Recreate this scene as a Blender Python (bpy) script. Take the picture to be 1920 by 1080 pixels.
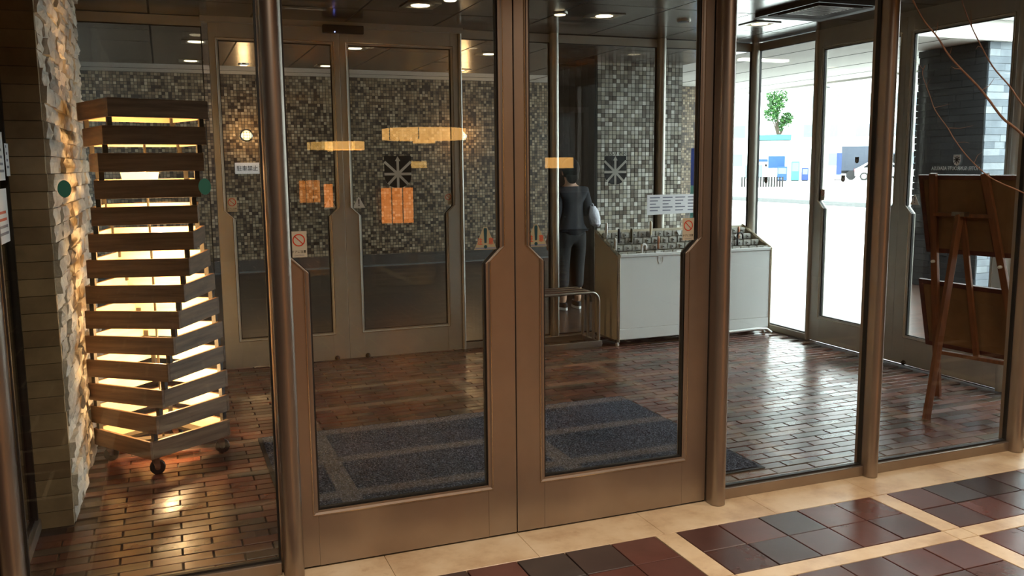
import bpy, bmesh, math, random
from mathutils import Vector, Matrix
random.seed(7)
rnd = random.uniform
PI = math.pi
SC = bpy.context.scene
COL = SC.collection
for o in list(bpy.data.objects):
    bpy.data.objects.remove(o)

# ---------------------------------------------------------------- camera, world, light
FPX = 1660.17
cam_d = bpy.data.cameras.new('camera')
cam_d.sensor_width = 36.0
cam_d.lens = 36.0 * FPX / 1920.0
cam_d.clip_end = 600
cam = bpy.data.objects.new('camera', cam_d)
COL.objects.link(cam)
R0 = Vector((0.93140261, -0.36386933, -0.00939624))
D0 = Vector((-0.05881963, -0.12498607, -0.99041342))
F0 = Vector((0.35920667, 0.92302632, -0.13781501))
EYE = Vector((0, 0, 1.5))
cam.matrix_world = Matrix(((R0.x, -D0.x, -F0.x, EYE.x), (R0.y, -D0.y, -F0.y, EYE.y), (R0.z, -D0.z, -F0.z, EYE.z), (0, 0, 0, 1)))
SC.camera = cam

SKY = 12.0
w = bpy.data.worlds.new('overcast_sky')
SC.world = w
w.use_nodes = True
bg = w.node_tree.nodes['Background']
bg.inputs[0].default_value = (0.88, 0.95, 1.0, 1)
bg.inputs[1].default_value = SKY

SC.view_settings.view_transform = 'Standard'
SC.view_settings.look = 'None'
SC.view_settings.gamma = 1.0
SC.view_settings.exposure = 0.0
SC.view_settings.use_curve_mapping = False
SC.cycles.use_denoising = True
SC.cycles.transparent_max_bounces = 24
SC.cycles.max_bounces = 10
SC.cycles.diffuse_bounces = 5
SC.cycles.glossy_bounces = 5
SC.cycles.sample_clamp_indirect = 6.0
SC.cycles.caustics_reflective = False
SC.cycles.caustics_refractive = False

WARM = (1.0, 0.62, 0.32)
TUNG = (1.0, 0.56, 0.25)


def lamp(name, kind, loc, energy, color=WARM, size=0.1, rot=(0, 0, 0), spot=None, size_y=None):
    d = bpy.data.lights.new(name, kind)
    d.energy = energy
    d.color = color
    if kind == 'AREA':
        d.size = size
        if size_y:
            d.shape = 'RECTANGLE'
            d.size_y = size_y
    else:
        d.shadow_soft_size = size
    if spot:
        d.spot_size = math.radians(spot)
        d.spot_blend = 0.8
    o = bpy.data.objects.new(name, d)
    COL.objects.link(o)
    o.location = loc
    o.rotation_euler = rot
    return o


# rows of warm ceiling fittings of the lobby (their light; the fittings themselves are built below)
LOBBY_LIGHTS = [(0.2, 1.6), (2.2, 1.6), (4.2, 1.6), (1.2, -1.2), (3.6, -1.2)]
for (lx, ly) in LOBBY_LIGHTS:
    lamp('lobby_downlight_glow', 'AREA', (lx, ly, 2.83), 29, (1.0, 0.83, 0.65), 0.34).data.spread = math.radians(140)


# ---------------------------------------------------------------- materials
def srgb(r, g, b):
    f = lambda c: (c / 255 / 12.92) if c / 255 <= 0.04045 else ((c / 255 + 0.055) / 1.055) ** 2.4
    return (f(r), f(g), f(b))


class N:
    def __init__(s, name):
        s.m = bpy.data.materials.new(name)
        s.m.use_nodes = True
        s.t = s.m.node_tree
        s.p = s.t.nodes['Principled BSDF']
        s.out = s.t.nodes['Material Output']

    def n(s, typ, **kw):
        x = s.t.nodes.new(typ)
        for k, v in kw.items():
            setattr(x, k, v)
        return x

    def l(s, a, b):
        s.t.links.new(a, b)

    def math(s, op, a, b=None):
        x = s.n('ShaderNodeMath', operation=op)
        for i, v in enumerate((a, b)):
            if v is None:
                continue
            if isinstance(v, (int, float)):
                x.inputs[i].default_value = v
            else:
                s.l(v, x.inputs[i])
        return x.outputs[0]

    def ramp(s, fac, stops, interp='LINEAR'):
        x = s.n('ShaderNodeValToRGB')
        cr = x.color_ramp
        cr.interpolation = interp
        while len(cr.elements) < len(stops):
            cr.elements.new(0.5)
        for e, (pos, c) in zip(cr.elements, stops):
            e.position = pos
            e.color = (*c, 1)
        s.l(fac, x.inputs[0])
        return x.outputs[0]

    def coord(s, out='Object', scale=(1, 1, 1)):
        tc = s.n('ShaderNodeTexCoord')
        mp = s.n('ShaderNodeMapping')
        mp.inputs['Scale'].default_value = scale
        s.l(tc.outputs[out], mp.inputs[0])
        return mp.outputs[0]

    def noise(s, vec, scale, detail=3, rough=0.55):
        x = s.n('ShaderNodeTexNoise')
        x.inputs['Scale'].default_value = scale
        x.inputs['Detail'].default_value = detail
        x.inputs['Roughness'].default_value = rough
        s.l(vec, x.inputs['Vector'])
        return x.outputs['Fac']

    def bump(s, h, strength, dist=0.01):
        x = s.n('ShaderNodeBump')
        x.inputs['Strength'].default_value = strength
        x.inputs['Distance'].default_value = dist
        s.l(h, x.inputs['Height'])
        s.l(x.outputs[0], s.p.inputs['Normal'])

    def mix(s, fac, a, b):
        x = s.n('ShaderNodeMix', data_type='RGBA')
        for sock, v in ((x.inputs[0], fac), (x.inputs[6], a), (x.inputs[7], b)):
            if isinstance(v, (int, float)):
                sock.default_value = v
            elif isinstance(v, tuple):
                sock.default_value = (*v, 1)
            else:
                s.l(v, sock)
        return x.outputs[2]


def mat(name, col, rough=0.5, metal=0.0, spec=0.5, noise=None, bump=None, coords='Object', stretch=(1, 1, 1), emit=None, coat=0.0):
    k = N(name)
    p = k.p
    p.inputs['Base Color'].default_value = (*col, 1)
    p.inputs['Roughness'].default_value = rough
    p.inputs['Metallic'].default_value = metal
    p.inputs['Specular IOR Level'].default_value = spec
    p.inputs['Coat Weight'].default_value = coat
    p.inputs['Coat Roughness'].default_value = 0.08
    if noise:
        sc, am = noise
        v = k.coord(coords, stretch)
        f = k.noise(v, sc)
        lo = tuple(c * (1 - am) for c in col)
        hi = tuple(min(1, c * (1 + am)) for c in col)
        k.l(k.ramp(f, [(0.3, lo), (0.7, hi)]), p.inputs['Base Color'])
    if bump:
        v = k.coord(coords, stretch)
        k.bump(k.noise(v, bump[0]), bump[1], bump[2] if len(bump) > 2 else 0.01)
    if emit:
        p.inputs['Emission Color'].default_value = (*emit[0], 1)
        p.inputs['Emission Strength'].default_value = emit[1]
    return k.m


def piece_mat(name, stops, rough, source='object', spec=0.5, nscale=14, namt=0.18, bump=None, metal=0.0, coat=0.0, interp='LINEAR', rvar=0.0):
    """colour drawn per piece: by object random, or by the per-face attribute 'pick' of a joined mesh"""
    k = N(name)
    if source == 'object':
        f = k.n('ShaderNodeObjectInfo').outputs['Random']
    else:
        a = k.n('ShaderNodeAttribute')
        a.attribute_name = 'pick'
        f = a.outputs['Fac']
    c = k.ramp(f, stops, interp)
    tc = k.n('ShaderNodeNewGeometry').outputs['Position']
    nz = k.noise(tc, nscale, 4)
    g = k.ramp(nz, [(0.3, (1 - namt,) * 3), (0.7, (1 + namt,) * 3)])
    m = k.n('ShaderNodeMix', data_type='RGBA', blend_type='MULTIPLY')
    m.inputs[0].default_value = 1
    k.l(c, m.inputs[6])
    k.l(g, m.inputs[7])
    k.l(m.outputs[2], k.p.inputs['Base Color'])
    k.p.inputs['Roughness'].default_value = rough
    if rvar:
        k.l(k.math('ADD', k.math('MULTIPLY', k.math('FRACT', k.math('MULTIPLY', f, 7.31)), rvar), rough), k.p.inputs['Roughness'])
    k.p.inputs['Specular IOR Level'].default_value = spec
    k.p.inputs['Metallic'].default_value = metal
    k.p.inputs['Coat Weight'].default_value = coat
    if bump:
        k.bump(k.noise(tc, bump[0], 5), bump[1], bump[2])
    return k.m


def glass_mat(name, tint=(0.93, 0.95, 0.93), r0=0.04):
    k = N(name)
    k.t.nodes.remove(k.p)
    tr = k.n('ShaderNodeBsdfTransparent')
    tr.inputs[0].default_value = (*tint, 1)
    gl = k.n('ShaderNodeBsdfGlossy')
    gl.inputs['Roughness'].default_value = 0.0
    lw = k.n('ShaderNodeLayerWeight')
    lw.inputs[0].default_value = 0.5
    p5 = k.math('POWER', lw.outputs['Facing'], 5.0)
    fac = k.math('ADD', k.math('MULTIPLY', p5, 1 - r0), r0)
    mx = k.n('ShaderNodeMixShader')
    k.l(fac, mx.inputs[0])
    k.l(tr.outputs[0], mx.inputs[1])
    k.l(gl.outputs[0], mx.inputs[2])
    k.l(mx.outputs[0], k.out.inputs[0])
    return k.m


def brick_tex_mat(name, c1, c2, mortar, bw, bh, rough, msize=0.006):
    k = N(name)
    v = k.coord('Object')
    b = k.n('ShaderNodeTexBrick')
    k.l(v, b.inputs['Vector'])
    b.inputs['Scale'].default_value = 1.0
    b.inputs['Brick Width'].default_value = bw
    b.inputs['Row Height'].default_value = bh
    b.inputs['Mortar Size'].default_value = msize
    b.inputs['Color1'].default_value = (*c1, 1)
    b.inputs['Color2'].default_value = (*c2, 1)
    b.inputs['Mortar'].default_value = (*mortar, 1)
    k.l(b.outputs['Color'], k.p.inputs['Base Color'])
    k.p.inputs['Roughness'].default_value = rough
    inv = k.math('SUBTRACT', 1.0, b.outputs['Fac'])
    k.bump(inv, 0.4, 0.004)
    return k.m


MOSAIC = [(0.0, srgb(88, 76, 64)), (0.12, srgb(118, 110, 98)), (0.32, srgb(150, 144, 132)), (0.55, srgb(182, 178, 168)), (0.75, srgb(166, 159, 142)), (0.9, srgb(208, 204, 194))]


MOSAIC_WALL = [(0.0, srgb(60, 46, 35)), (0.16, srgb(92, 76, 59)), (0.36, srgb(122, 104, 82)), (0.56, srgb(150, 133, 109)), (0.76, srgb(132, 113, 88)), (0.9, srgb(174, 157, 133))]


def mosaic_mat(name, pitch):
    k = N(name)
    v = k.coord('Object', (1 / pitch, 1 / pitch, 1 / pitch))
    fl = k.n('ShaderNodeVectorMath', operation='FLOOR')
    k.l(v, fl.inputs[0])
    sx = k.n('ShaderNodeSeparateXYZ')
    k.l(fl.outputs[0], sx.inputs[0])
    cb = k.n('ShaderNodeCombineXYZ')
    k.l(sx.outputs[0], cb.inputs[0])
    k.l(sx.outputs[2], cb.inputs[1])
    wn = k.n('ShaderNodeTexWhiteNoise', noise_dimensions='2D')
    k.l(cb.outputs[0], wn.inputs['Vector'])
    col = k.ramp(wn.outputs['Value'], MOSAIC_WALL, 'CONSTANT')
    fr = k.n('ShaderNodeVectorMath', operation='FRACTION')
    k.l(v, fr.inputs[0])
    s2 = k.n('ShaderNodeSeparateXYZ')
    k.l(fr.outputs[0], s2.inputs[0])
    edge = []
    for i in (0, 2):
        a = k.math('ABSOLUTE', k.math('SUBTRACT', s2.outputs[i], 0.5))
        edge.append(k.math('GREATER_THAN', a, 0.43))
    m = k.math('MAXIMUM', edge[0], edge[1])
    k.l(k.mix(m, col, srgb(46, 40, 34)), k.p.inputs['Base Color'])
    k.p.inputs['Roughness'].default_value = 0.35
    k.bump(k.math('SUBTRACT', 1.0, m), 0.5, 0.003)
    return k.m


def wood_mat(name, c1, c2, rough=0.55, axis=0):
    k = N(name)
    st = [22, 22, 22]
    st[axis] = 1.6
    v = k.coord('Object', tuple(st))
    oi = k.n('ShaderNodeObjectInfo')
    add = k.n('ShaderNodeVectorMath', operation='ADD')
    k.l(v, add.inputs[0])
    cb = k.n('ShaderNodeCombineXYZ')
    k.l(k.math('MULTIPLY', oi.outputs['Random'], 40.0), cb.inputs[0])
    k.l(k.math('MULTIPLY', oi.outputs['Random'], 17.0), cb.inputs[1])
    k.l(cb.outputs[0], add.inputs[1])
    f = k.noise(add.outputs[0], 1.6, 5, 0.6)
    k.l(k.ramp(f, [(0.3, c1), (0.72, c2)]), k.p.inputs['Base Color'])
    k.p.inputs['Roughness'].default_value = rough
    k.bump(f, 0.12, 0.003)
    return k.m


def ground_mat(name, stops, rough, scale, bumpv):
    k = N(name)
    v = k.coord('Object')
    f = k.noise(v, scale, 6)
    k.l(k.ramp(f, stops), k.p.inputs['Base Color'])
    k.p.inputs['Roughness'].default_value = rough
    k.bump(k.noise(v, 160, 3), bumpv, 0.003)
    return k.m


M = {}
M['alu'] = mat('champagne_aluminium', srgb(168, 156, 145), 0.38, 0.92, noise=(6, 0.06))
M['alu_far'] = mat('satin_aluminium', srgb(176, 172, 162), 0.42, 0.6, noise=(6, 0.06))
M['bead'] = mat('polished_bead', srgb(205, 190, 165), 0.22, 0.95)
M['gasket'] = mat('black_gasket', (0.012, 0.011, 0.010), 0.55)
M['glass'] = glass_mat('clear_glass')
M['glass_far'] = glass_mat('clear_glass_outer', (0.92, 0.94, 0.93))
BR = [(0.0, srgb(64, 46, 38)), (0.25, srgb(82, 52, 41)), (0.5, srgb(100, 58, 45)), (0.78, srgb(88, 55, 43)), (0.9, srgb(68, 59, 49)), (1.0, srgb(78, 62, 51))]
M['brick'] = piece_mat('glazed_paving_brick', BR, 0.23, 'object', nscale=9, namt=0.2, bump=(60, 0.06, 0.004), rvar=0.10)
M['brick_all'] = piece_mat('glazed_paving_brick_field', BR, 0.23, 'attr', nscale=9, namt=0.2, bump=(60, 0.06, 0.004), rvar=0.10)
M['mortar'] = mat('dark_mortar', srgb(58, 46, 38), 0.75, noise=(30, 0.2))
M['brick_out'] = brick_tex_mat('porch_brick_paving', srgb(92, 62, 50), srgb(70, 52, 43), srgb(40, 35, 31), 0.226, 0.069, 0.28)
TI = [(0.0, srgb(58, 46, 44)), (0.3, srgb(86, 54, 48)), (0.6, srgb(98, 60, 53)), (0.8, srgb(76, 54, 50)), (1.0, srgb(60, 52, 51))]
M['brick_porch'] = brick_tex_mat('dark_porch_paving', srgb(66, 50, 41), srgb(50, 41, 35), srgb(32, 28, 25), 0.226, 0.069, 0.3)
M['quarry'] = piece_mat('quarry_tile', TI, 0.22, 'object', nscale=7, namt=0.14, bump=(50, 0.04, 0.003), rvar=0.1)
k = N('cream_marble')
v = k.n('ShaderNodeNewGeometry').outputs['Position']
f = k.noise(v, 4.5, 7, 0.62)
f2 = k.noise(v, 17, 4)
c = k.ramp(f, [(0.34, srgb(196, 164, 128)), (0.52, srgb(222, 196, 160)), (0.68, srgb(232, 210, 178))])
k.l(k.mix(k.ramp(f2, [(0.62, (0, 0, 0)), (0.75, (0.35, 0.35, 0.35))]), c, srgb(168, 128, 92)), k.p.inputs['Base Color'])
k.p.inputs['Roughness'].default_value = 0.3
M['marble'] = k.m
M['panel'] = mat('dark_bronze_ceiling_panel', srgb(66, 60, 54), 0.2, 0.0, noise=(0.9, 0.12))
M['panel'].node_tree.nodes['Principled BSDF'].inputs['IOR'].default_value = 1.75
M['black'] = mat('matt_black', (0.012, 0.012, 0.012), 0.5)
M['soffit'] = mat('pale_soffit_board', srgb(205, 202, 196), 0.7, noise=(1.2, 0.05))
M['lobby_ceiling'] = mat('lobby_plaster_ceiling', srgb(158, 140, 120), 0.8)
M['lobby_wall'] = mat('lobby_walnut_panelling', srgb(102, 84, 71), 0.6, noise=(3, 0.3), stretch=(6, 6, 0.4))
M['lobby_floor'] = brick_tex_mat('lobby_far_tiling', srgb(92, 52, 44), srgb(70, 46, 42), srgb(190, 166, 136), 0.404, 0.404, 0.3, 0.01)
M['dark_board'] = mat('dark_stained_board', srgb(44, 34, 27), 0.55, noise=(5, 0.3), stretch=(8, 8, 0.5))
M['mosaic'] = mosaic_mat('glazed_mosaic_wall', 0.043)
M['mosaic_piece'] = piece_mat('glazed_mosaic_tile', MOSAIC, 0.3, 'object', nscale=30, namt=0.06, interp='CONSTANT')
M['mosaic_all'] = piece_mat('glazed_mosaic_field', MOSAIC, 0.3, 'attr', nscale=30, namt=0.06, interp='CONSTANT')
M['grout'] = mat('dark_grout', srgb(48, 44, 38), 0.85)
M['base_grey'] = mat('grey_stone_base', srgb(64, 58, 52), 0.5, noise=(5, 0.15))
M['white_stone'] = piece_mat('split_face_limestone', [(0.0, srgb(176, 172, 164)), (0.5, srgb(206, 201, 192)), (1.0, srgb(224, 218, 206))], 0.85, 'object', nscale=11, namt=0.22, bump=(26, 0.7, 0.02))
M['tan_stone'] = piece_mat('honed_tan_stone', [(0.0, srgb(126, 110, 86)), (0.5, srgb(148, 131, 104)), (1.0, srgb(164, 147, 118))], 0.6, 'object', nscale=8, namt=0.24, bump=(18, 0.2, 0.01))
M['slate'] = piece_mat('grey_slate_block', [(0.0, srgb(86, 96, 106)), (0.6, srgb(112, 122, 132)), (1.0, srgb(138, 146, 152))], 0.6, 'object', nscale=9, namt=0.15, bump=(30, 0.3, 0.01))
M['slate_shaded'] = piece_mat('shaded_slate_block', [(0.0, srgb(32, 33, 35)), (1.0, srgb(46, 47, 49))], 0.6, 'object', nscale=9, namt=0.15, bump=(30, 0.3, 0.01))  # same slate coloured darker, painting in the shade on the hotel-facing side
M['plank'] = wood_mat('weathered_brown_plank', srgb(78, 58, 42), srgb(140, 110, 84))
M['easel_wood'] = wood_mat('oiled_beech', srgb(100, 60, 36), srgb(142, 88, 54), 0.5, 2)
M['frame_wood'] = wood_mat('dark_red_frame_wood', srgb(70, 32, 26), srgb(98, 46, 36), 0.45)
M['board_back'] = mat('fibreboard_back', srgb(132, 102, 70), 0.85, noise=(16, 0.1))
M['post_black'] = mat('black_lamp_post', (0.02, 0.017, 0.014), 0.5)
M['steel'] = mat('brushed_steel', srgb(172, 168, 160), 0.28, 1.0)
M['chrome'] = mat('chrome', srgb(210, 210, 210), 0.12, 1.0)
M['rubber'] = mat('black_rubber', (0.016, 0.016, 0.017), 0.45)
M['white_panel'] = mat('white_laminate', srgb(222, 224, 222), 0.4, noise=(2, 0.03))
M['cream_panel'] = mat('cream_laminate_side', srgb(206, 196, 172), 0.45, noise=(2, 0.04))
M['lock'] = mat('grey_lock_casting', srgb(176, 174, 166), 0.4, 0.0, noise=(60, 0.25))
M['lock_dark'] = mat('dark_bronze_knob', srgb(52, 44, 36), 0.35, 0.7)
M['keytag'] = mat('white_plastic', srgb(232, 232, 230), 0.4)
M['paper'] = mat('white_paper', srgb(228, 228, 232), 0.7)
M['print_grey'] = mat('grey_print', srgb(120, 122, 136), 0.7)
M['sticker'] = mat('cream_sticker', srgb(190, 182, 162), 0.5)
M['sticker_w'] = mat('white_sticker', srgb(218, 214, 206), 0.5)
M['sticker_t'] = mat('pale_yellow_sticker', srgb(158, 150, 122), 0.5)
M['red'] = mat('red_print', srgb(196, 58, 34), 0.5)
M['orange'] = mat('orange_print', srgb(214, 96, 40), 0.5)
M['navy'] = mat('dark_teal_print', srgb(10, 60, 70), 0.5)
M['ink'] = mat('black_print', (0.012, 0.012, 0.012), 0.5)
M['silver'] = mat('silver_print', srgb(190, 188, 180), 0.5)
M['teal_dot'] = mat('teal_dot_film', srgb(36, 104, 90), 0.5)
M['white_text'] = mat('white_vinyl', srgb(240, 240, 236), 0.5)
k = N('blue_grey_loop_mat')
v = k.coord('Object')
f = k.noise(v, 120, 3)
k.l(k.ramp(f, [(0.35, srgb(38, 42, 51)), (0.55, srgb(74, 80, 94)), (0.72, srgb(122, 128, 142))]), k.p.inputs['Base Color'])
k.p.inputs['Roughness'].default_value = 0.95
k.p.inputs['Specular IOR Level'].default_value = 0.15
k.bump(f, 0.9, 0.01)
M['mat'] = k.m
M['mat_edge'] = mat('black_rubber_edge', (0.02, 0.021, 0.024), 0.7)
M['glow'] = mat('downlight_diffuser', (0.9, 0.85, 0.7), 0.5, emit=((1.0, 0.80, 0.52), 5.0))
M['glow_out'] = mat('soffit_light_panel', (0.9, 0.9, 0.85), 0.5, emit=((1.0, 0.96, 0.85), 4.0))
M['bulb'] = mat('lit_bulb', (1, 0.9, 0.7), 0.5, emit=((1.0, 0.74, 0.36), 9.0))
M['globe'] = mat('lit_bulkhead_globe', (1, 0.9, 0.7), 0.5, emit=((1.0, 0.66, 0.26), 3.2))
M['shade_lit'] = mat('lit_paper_shade', (0.9, 0.8, 0.55), 0.7, emit=((1.0, 0.76, 0.32), 2.4))
M['pendant'] = mat('lit_amber_pendant_panel', (0.8, 0.6, 0.3), 0.6, emit=((1.0, 0.50, 0.13), 9.0))
M['lantern'] = mat('lit_orange_lantern_panel', (0.8, 0.45, 0.2), 0.6, emit=((1.0, 0.28, 0.04), 7.0))
M['led'] = mat('blue_led', (0.1, 0.1, 0.8), 0.4, emit=((0.15, 0.2, 1.0), 12.0))
M['grille'] = mat('charcoal_grille', srgb(40, 40, 40), 0.45)
M['skin'] = mat('skin', srgb(186, 142, 114), 0.55)
M['hair'] = mat('black_hair', (0.010, 0.008, 0.007), 0.8, spec=0.15, noise=(60, 0.4))
M['top'] = mat('dark_navy_knit', srgb(20, 22, 30), 0.85, noise=(40, 0.2))
M['trouser'] = mat('black_trousers', srgb(22, 21, 22), 0.85)
M['bagcloth'] = mat('pale_grey_bag_cloth', srgb(206, 206, 216), 0.5, bump=(14, 0.6, 0.03))
M['bark'] = mat('russet_twig', srgb(126, 88, 64), 0.6, noise=(30, 0.3))
M['ceramic'] = mat('dark_ceramic', srgb(40, 34, 30), 0.3)
M['concrete'] = ground_mat('pale_concrete', [(0.3, srgb(206, 206, 202)), (0.7, srgb(222, 222, 218))], 0.8, 0.6, 0.3)
M['asphalt'] = ground_mat('grey_asphalt', [(0.3, srgb(120, 122, 122)), (0.7, srgb(146, 148, 148))], 0.85, 1.5, 0.5)
M['kerb'] = mat('kerb_stone', srgb(98, 100, 100), 0.8)
M['car_white'] = mat('white_car_paint', srgb(225, 226, 228), 0.25, coat=0.6)
M['car_glass'] = mat('dark_car_glass', srgb(20, 24, 28), 0.08)
M['van'] = mat('slate_blue_paint', srgb(58, 66, 80), 0.4)
M['blue'] = mat('blue_sheet', srgb(22, 70, 128), 0.5)
M['blue_deep'] = mat('deep_blue_sheet', srgb(26, 54, 110), 0.5)
M['cyan'] = mat('turquoise_sheet', srgb(60, 150, 152), 0.5)
M['pale_wall'] = mat('pale_render', srgb(214, 216, 214), 0.8)
M['pale_glass'] = mat('grey_window_glass', srgb(110, 122, 130), 0.15)
M['leaf'] = piece_mat('broad_green_leaf', [(0.0, srgb(34, 74, 30)), (0.6, srgb(52, 98, 40)), (1.0, srgb(76, 120, 54))], 0.5, 'attr')
M['trunk'] = mat('tree_bark', srgb(84, 70, 56), 0.9, noise=(20, 0.3))
M['pole'] = mat('grey_street_pole', srgb(120, 124, 126), 0.5, 0.4)

# ---------------------------------------------------------------- mesh tools
LOC = {}


def link(o, parent=None):
    COL.objects.link(o)
    if parent is not None:
        o.parent = parent
    return o


def tag(o, label=None, cat=None, group=None, kind=None):
    if label:
        o['label'] = label
    if cat:
        o['category'] = cat
    if group:
        o['group'] = group
    if kind:
        o['kind'] = kind
    return o


def empty(name, loc, rot=None):
    o = bpy.data.objects.new(name, None)
    o.empty_display_size = 0.05
    COL.objects.link(o)
    o.location = loc
    if rot:
        o.rotation_euler = rot
        LOC[o.name] = Vector((0, 0, 0))
    else:
        LOC[o.name] = Vector(loc)
    return o


class MB:
    def __init__(s):
        s.v, s.f, s.pick = [], [], []

    def add(s, vs, fs, pick=None):
        b = len(s.v)
        s.v += [tuple(x) for x in vs]
        s.f += [tuple(b + i for i in f) for f in fs]
        s.pick += [pick if pick is not None else 0.0] * len(fs)
        return s

    def box(s, x0, x1, y0, y1, z0, z1, pick=None):
        vs = [(x, y, z) for z in (z0, z1) for y in (y0, y1) for x in (x0, x1)]
        return s.add(vs, [(0, 2, 3, 1), (4, 5, 7, 6), (0, 1, 5, 4), (2, 6, 7, 3), (0, 4, 6, 2), (1, 3, 7, 5)], pick)

    def obox(s, o, u, v, n, a0, a1, b0, b1, c0, c1, pick=None):
        o, u, v, n = Vector(o), Vector(u), Vector(v), Vector(n)
        vs = [o + u * a + v * b + n * c for c in (c0, c1) for b in (b0, b1) for a in (a0, a1)]
        return s.add(vs, [(0, 2, 3, 1), (4, 5, 7, 6), (0, 1, 5, 4), (2, 6, 7, 3), (0, 4, 6, 2), (1, 3, 7, 5)], pick)

    def beam(s, a, b, wd, dp, up=(0, 0, 1)):
        a, b = Vector(a), Vector(b)
        t = (b - a)
        L = t.length
        t.normalize()
        x = t.cross(Vector(up))
        if x.length < 1e-4:
            x = t.cross(Vector((1, 0, 0)))
        x.normalize()
        y = x.cross(t)
        return s.obox(a, x, y, t, -wd / 2, wd / 2, -dp / 2, dp / 2, 0, L)

    def prism(s, poly, fr, c0, c1, pick=None):
        """poly: list of (a,b) in frame fr=(o,u,v,n); extruded along n from c0 to c1"""
        o, u, v, n = [Vector(q) for q in fr]
        k = len(poly)
        vs = [o + u * a + v * b + n * c for c in (c0, c1) for (a, b) in poly]
        fs = [tuple(range(k - 1, -1, -1)), tuple(range(k, 2 * k))]
        fs += [(i, (i + 1) % k, k + (i + 1) % k, k + i) for i in range(k)]
        return s.add(vs, fs, pick)

    def ring(s, po, pi, fr, c0, c1, ci=None):
        """band between outlines po and pi (same count); inner edge may sit at depth ci"""
        o, u, v, n = [Vector(q) for q in fr]
        k = len(po)
        ci = c1 if ci is None else ci
        L = [(po, c0), (po, c1), (pi, ci), (pi, c0)]
        vs = [o + u * a + v * b + n * c for (pl, c) in L for (a, b) in pl]
        fs = []
        for r in range(4):
            r2 = (r + 1) % 4
            for i in range(k):
                j = (i + 1) % k
                fs.append((r * k + i, r * k + j, r2 * k + j, r2 * k + i))
        return s.add(vs, fs)

    def tube(s, pts, r, seg=8, cap=True):
        pts = [Vector(p) for p in pts]
        rs = r if isinstance(r, (list, tuple)) else [r] * len(pts)
        n = len(pts)
        vs, fs = [], []
        prev = None
        for i, p in enumerate(pts):
            t = (pts[min(i + 1, n - 1)] - pts[max(i - 1, 0)]).normalized()
            if prev is None:
                x = t.cross(Vector((0, 0, 1)))
                if x.length < 1e-3:
                    x = t.cross(Vector((1, 0, 0)))
            else:
                x = prev - t * prev.dot(t)
            x.normalize()
            prev = x
            y = t.cross(x)
            for j in range(seg):
                a = 2 * PI * j / seg
                vs.append(p + (x * math.cos(a) + y * math.sin(a)) * rs[i])
        for i in range(n - 1):
            for j in range(seg):
                j2 = (j + 1) % seg
                fs.append((i * seg + j, i * seg + j2, (i + 1) * seg + j2, (i + 1) * seg + j))
        if cap:
            fs.append(tuple(range(seg - 1, -1, -1)))
            fs.append(tuple((n - 1) * seg + j for j in range(seg)))
        return s.add(vs, fs)

    def lathe(s, prof, o=(0, 0, 0), seg=20, axis=(0, 0, 1)):
        """prof: (radius, height) pairs along axis"""
        ax = Vector(axis).normalized()
        x = ax.cross(Vector((0, 1, 0)))
        if x.length < 1e-3:
            x = ax.cross(Vector((1, 0, 0)))
        x.normalize()
        y = ax.cross(x)
        o = Vector(o)
        vs, fs = [], []
        for (r, h) in prof:
            for j in range(seg):
                a = 2 * PI * j / seg
                vs.append(o + ax * h + (x * math.cos(a) + y * math.sin(a)) * max(r, 1e-5))
        n = len(prof)
        for i in range(n - 1):
            for j in range(seg):
                j2 = (j + 1) % seg
                fs.append((i * seg + j, i * seg + j2, (i + 1) * seg + j2, (i + 1) * seg + j))
        fs.append(tuple(range(seg - 1, -1, -1)))
        fs.append(tuple((n - 1) * seg + j for j in range(seg)))
        return s.add(vs, fs)

    def ball(s, c, rx, ry=None, rz=None, seg=14, rings=8):
        ry = ry or rx
        rz = rz or rx
        vs, fs = [], []
        for i in range(rings + 1):
            t = PI * i / rings
            for j in range(seg):
                a = 2 * PI * j / seg
                vs.append((c[0] + rx * math.sin(t) * math.cos(a), c[1] + ry * math.sin(t) * math.sin(a), c[2] - rz * math.cos(t)))
        for i in range(rings):
            for j in range(seg):
                j2 = (j + 1) % seg
                fs.append((i * seg + j, i * seg + j2, (i + 1) * seg + j2, (i + 1) * seg + j))
        return s.add(vs, fs)

    def mesh(s, name, off=Vector((0, 0, 0)), usepick=False):
        me = bpy.data.meshes.new(name)
        me.from_pydata([(x - off.x, y - off.y, z - off.z) for (x, y, z) in s.v], [], s.f)
        me.validate(clean_customdata=False)
        if usepick:
            at = me.attributes.new('pick', 'FLOAT', 'FACE')
            at.data.foreach_set('value', s.pick[:len(me.polygons)])
        bm = bmesh.new()
        bm.from_mesh(me)
        bmesh.ops.recalc_face_normals(bm, faces=bm.faces)
        bm.to_mesh(me)
        bm.free()
        return me

    def build(s, name, material, parent=None, bevel=0.0, smooth=False, usepick=False):
        off = LOC.get(parent.name, Vector((0, 0, 0))) if parent is not None else Vector((0, 0, 0))
        me = s.mesh(name, off, usepick)
        me.materials.append(material)
        o = link(bpy.data.objects.new(name, me), parent)
        LOC[o.name] = off
        if smooth:
            me.polygons.foreach_set('use_smooth', [True] * len(me.polygons))
            me.set_sharp_from_angle(angle=math.radians(40))
        if bevel:
            b = o.modifiers.new('soft_edge', 'BEVEL')
            b.width = bevel
            b.segments = 2
            b.limit_method = 'ANGLE'
        return o


TXT = {}


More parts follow.
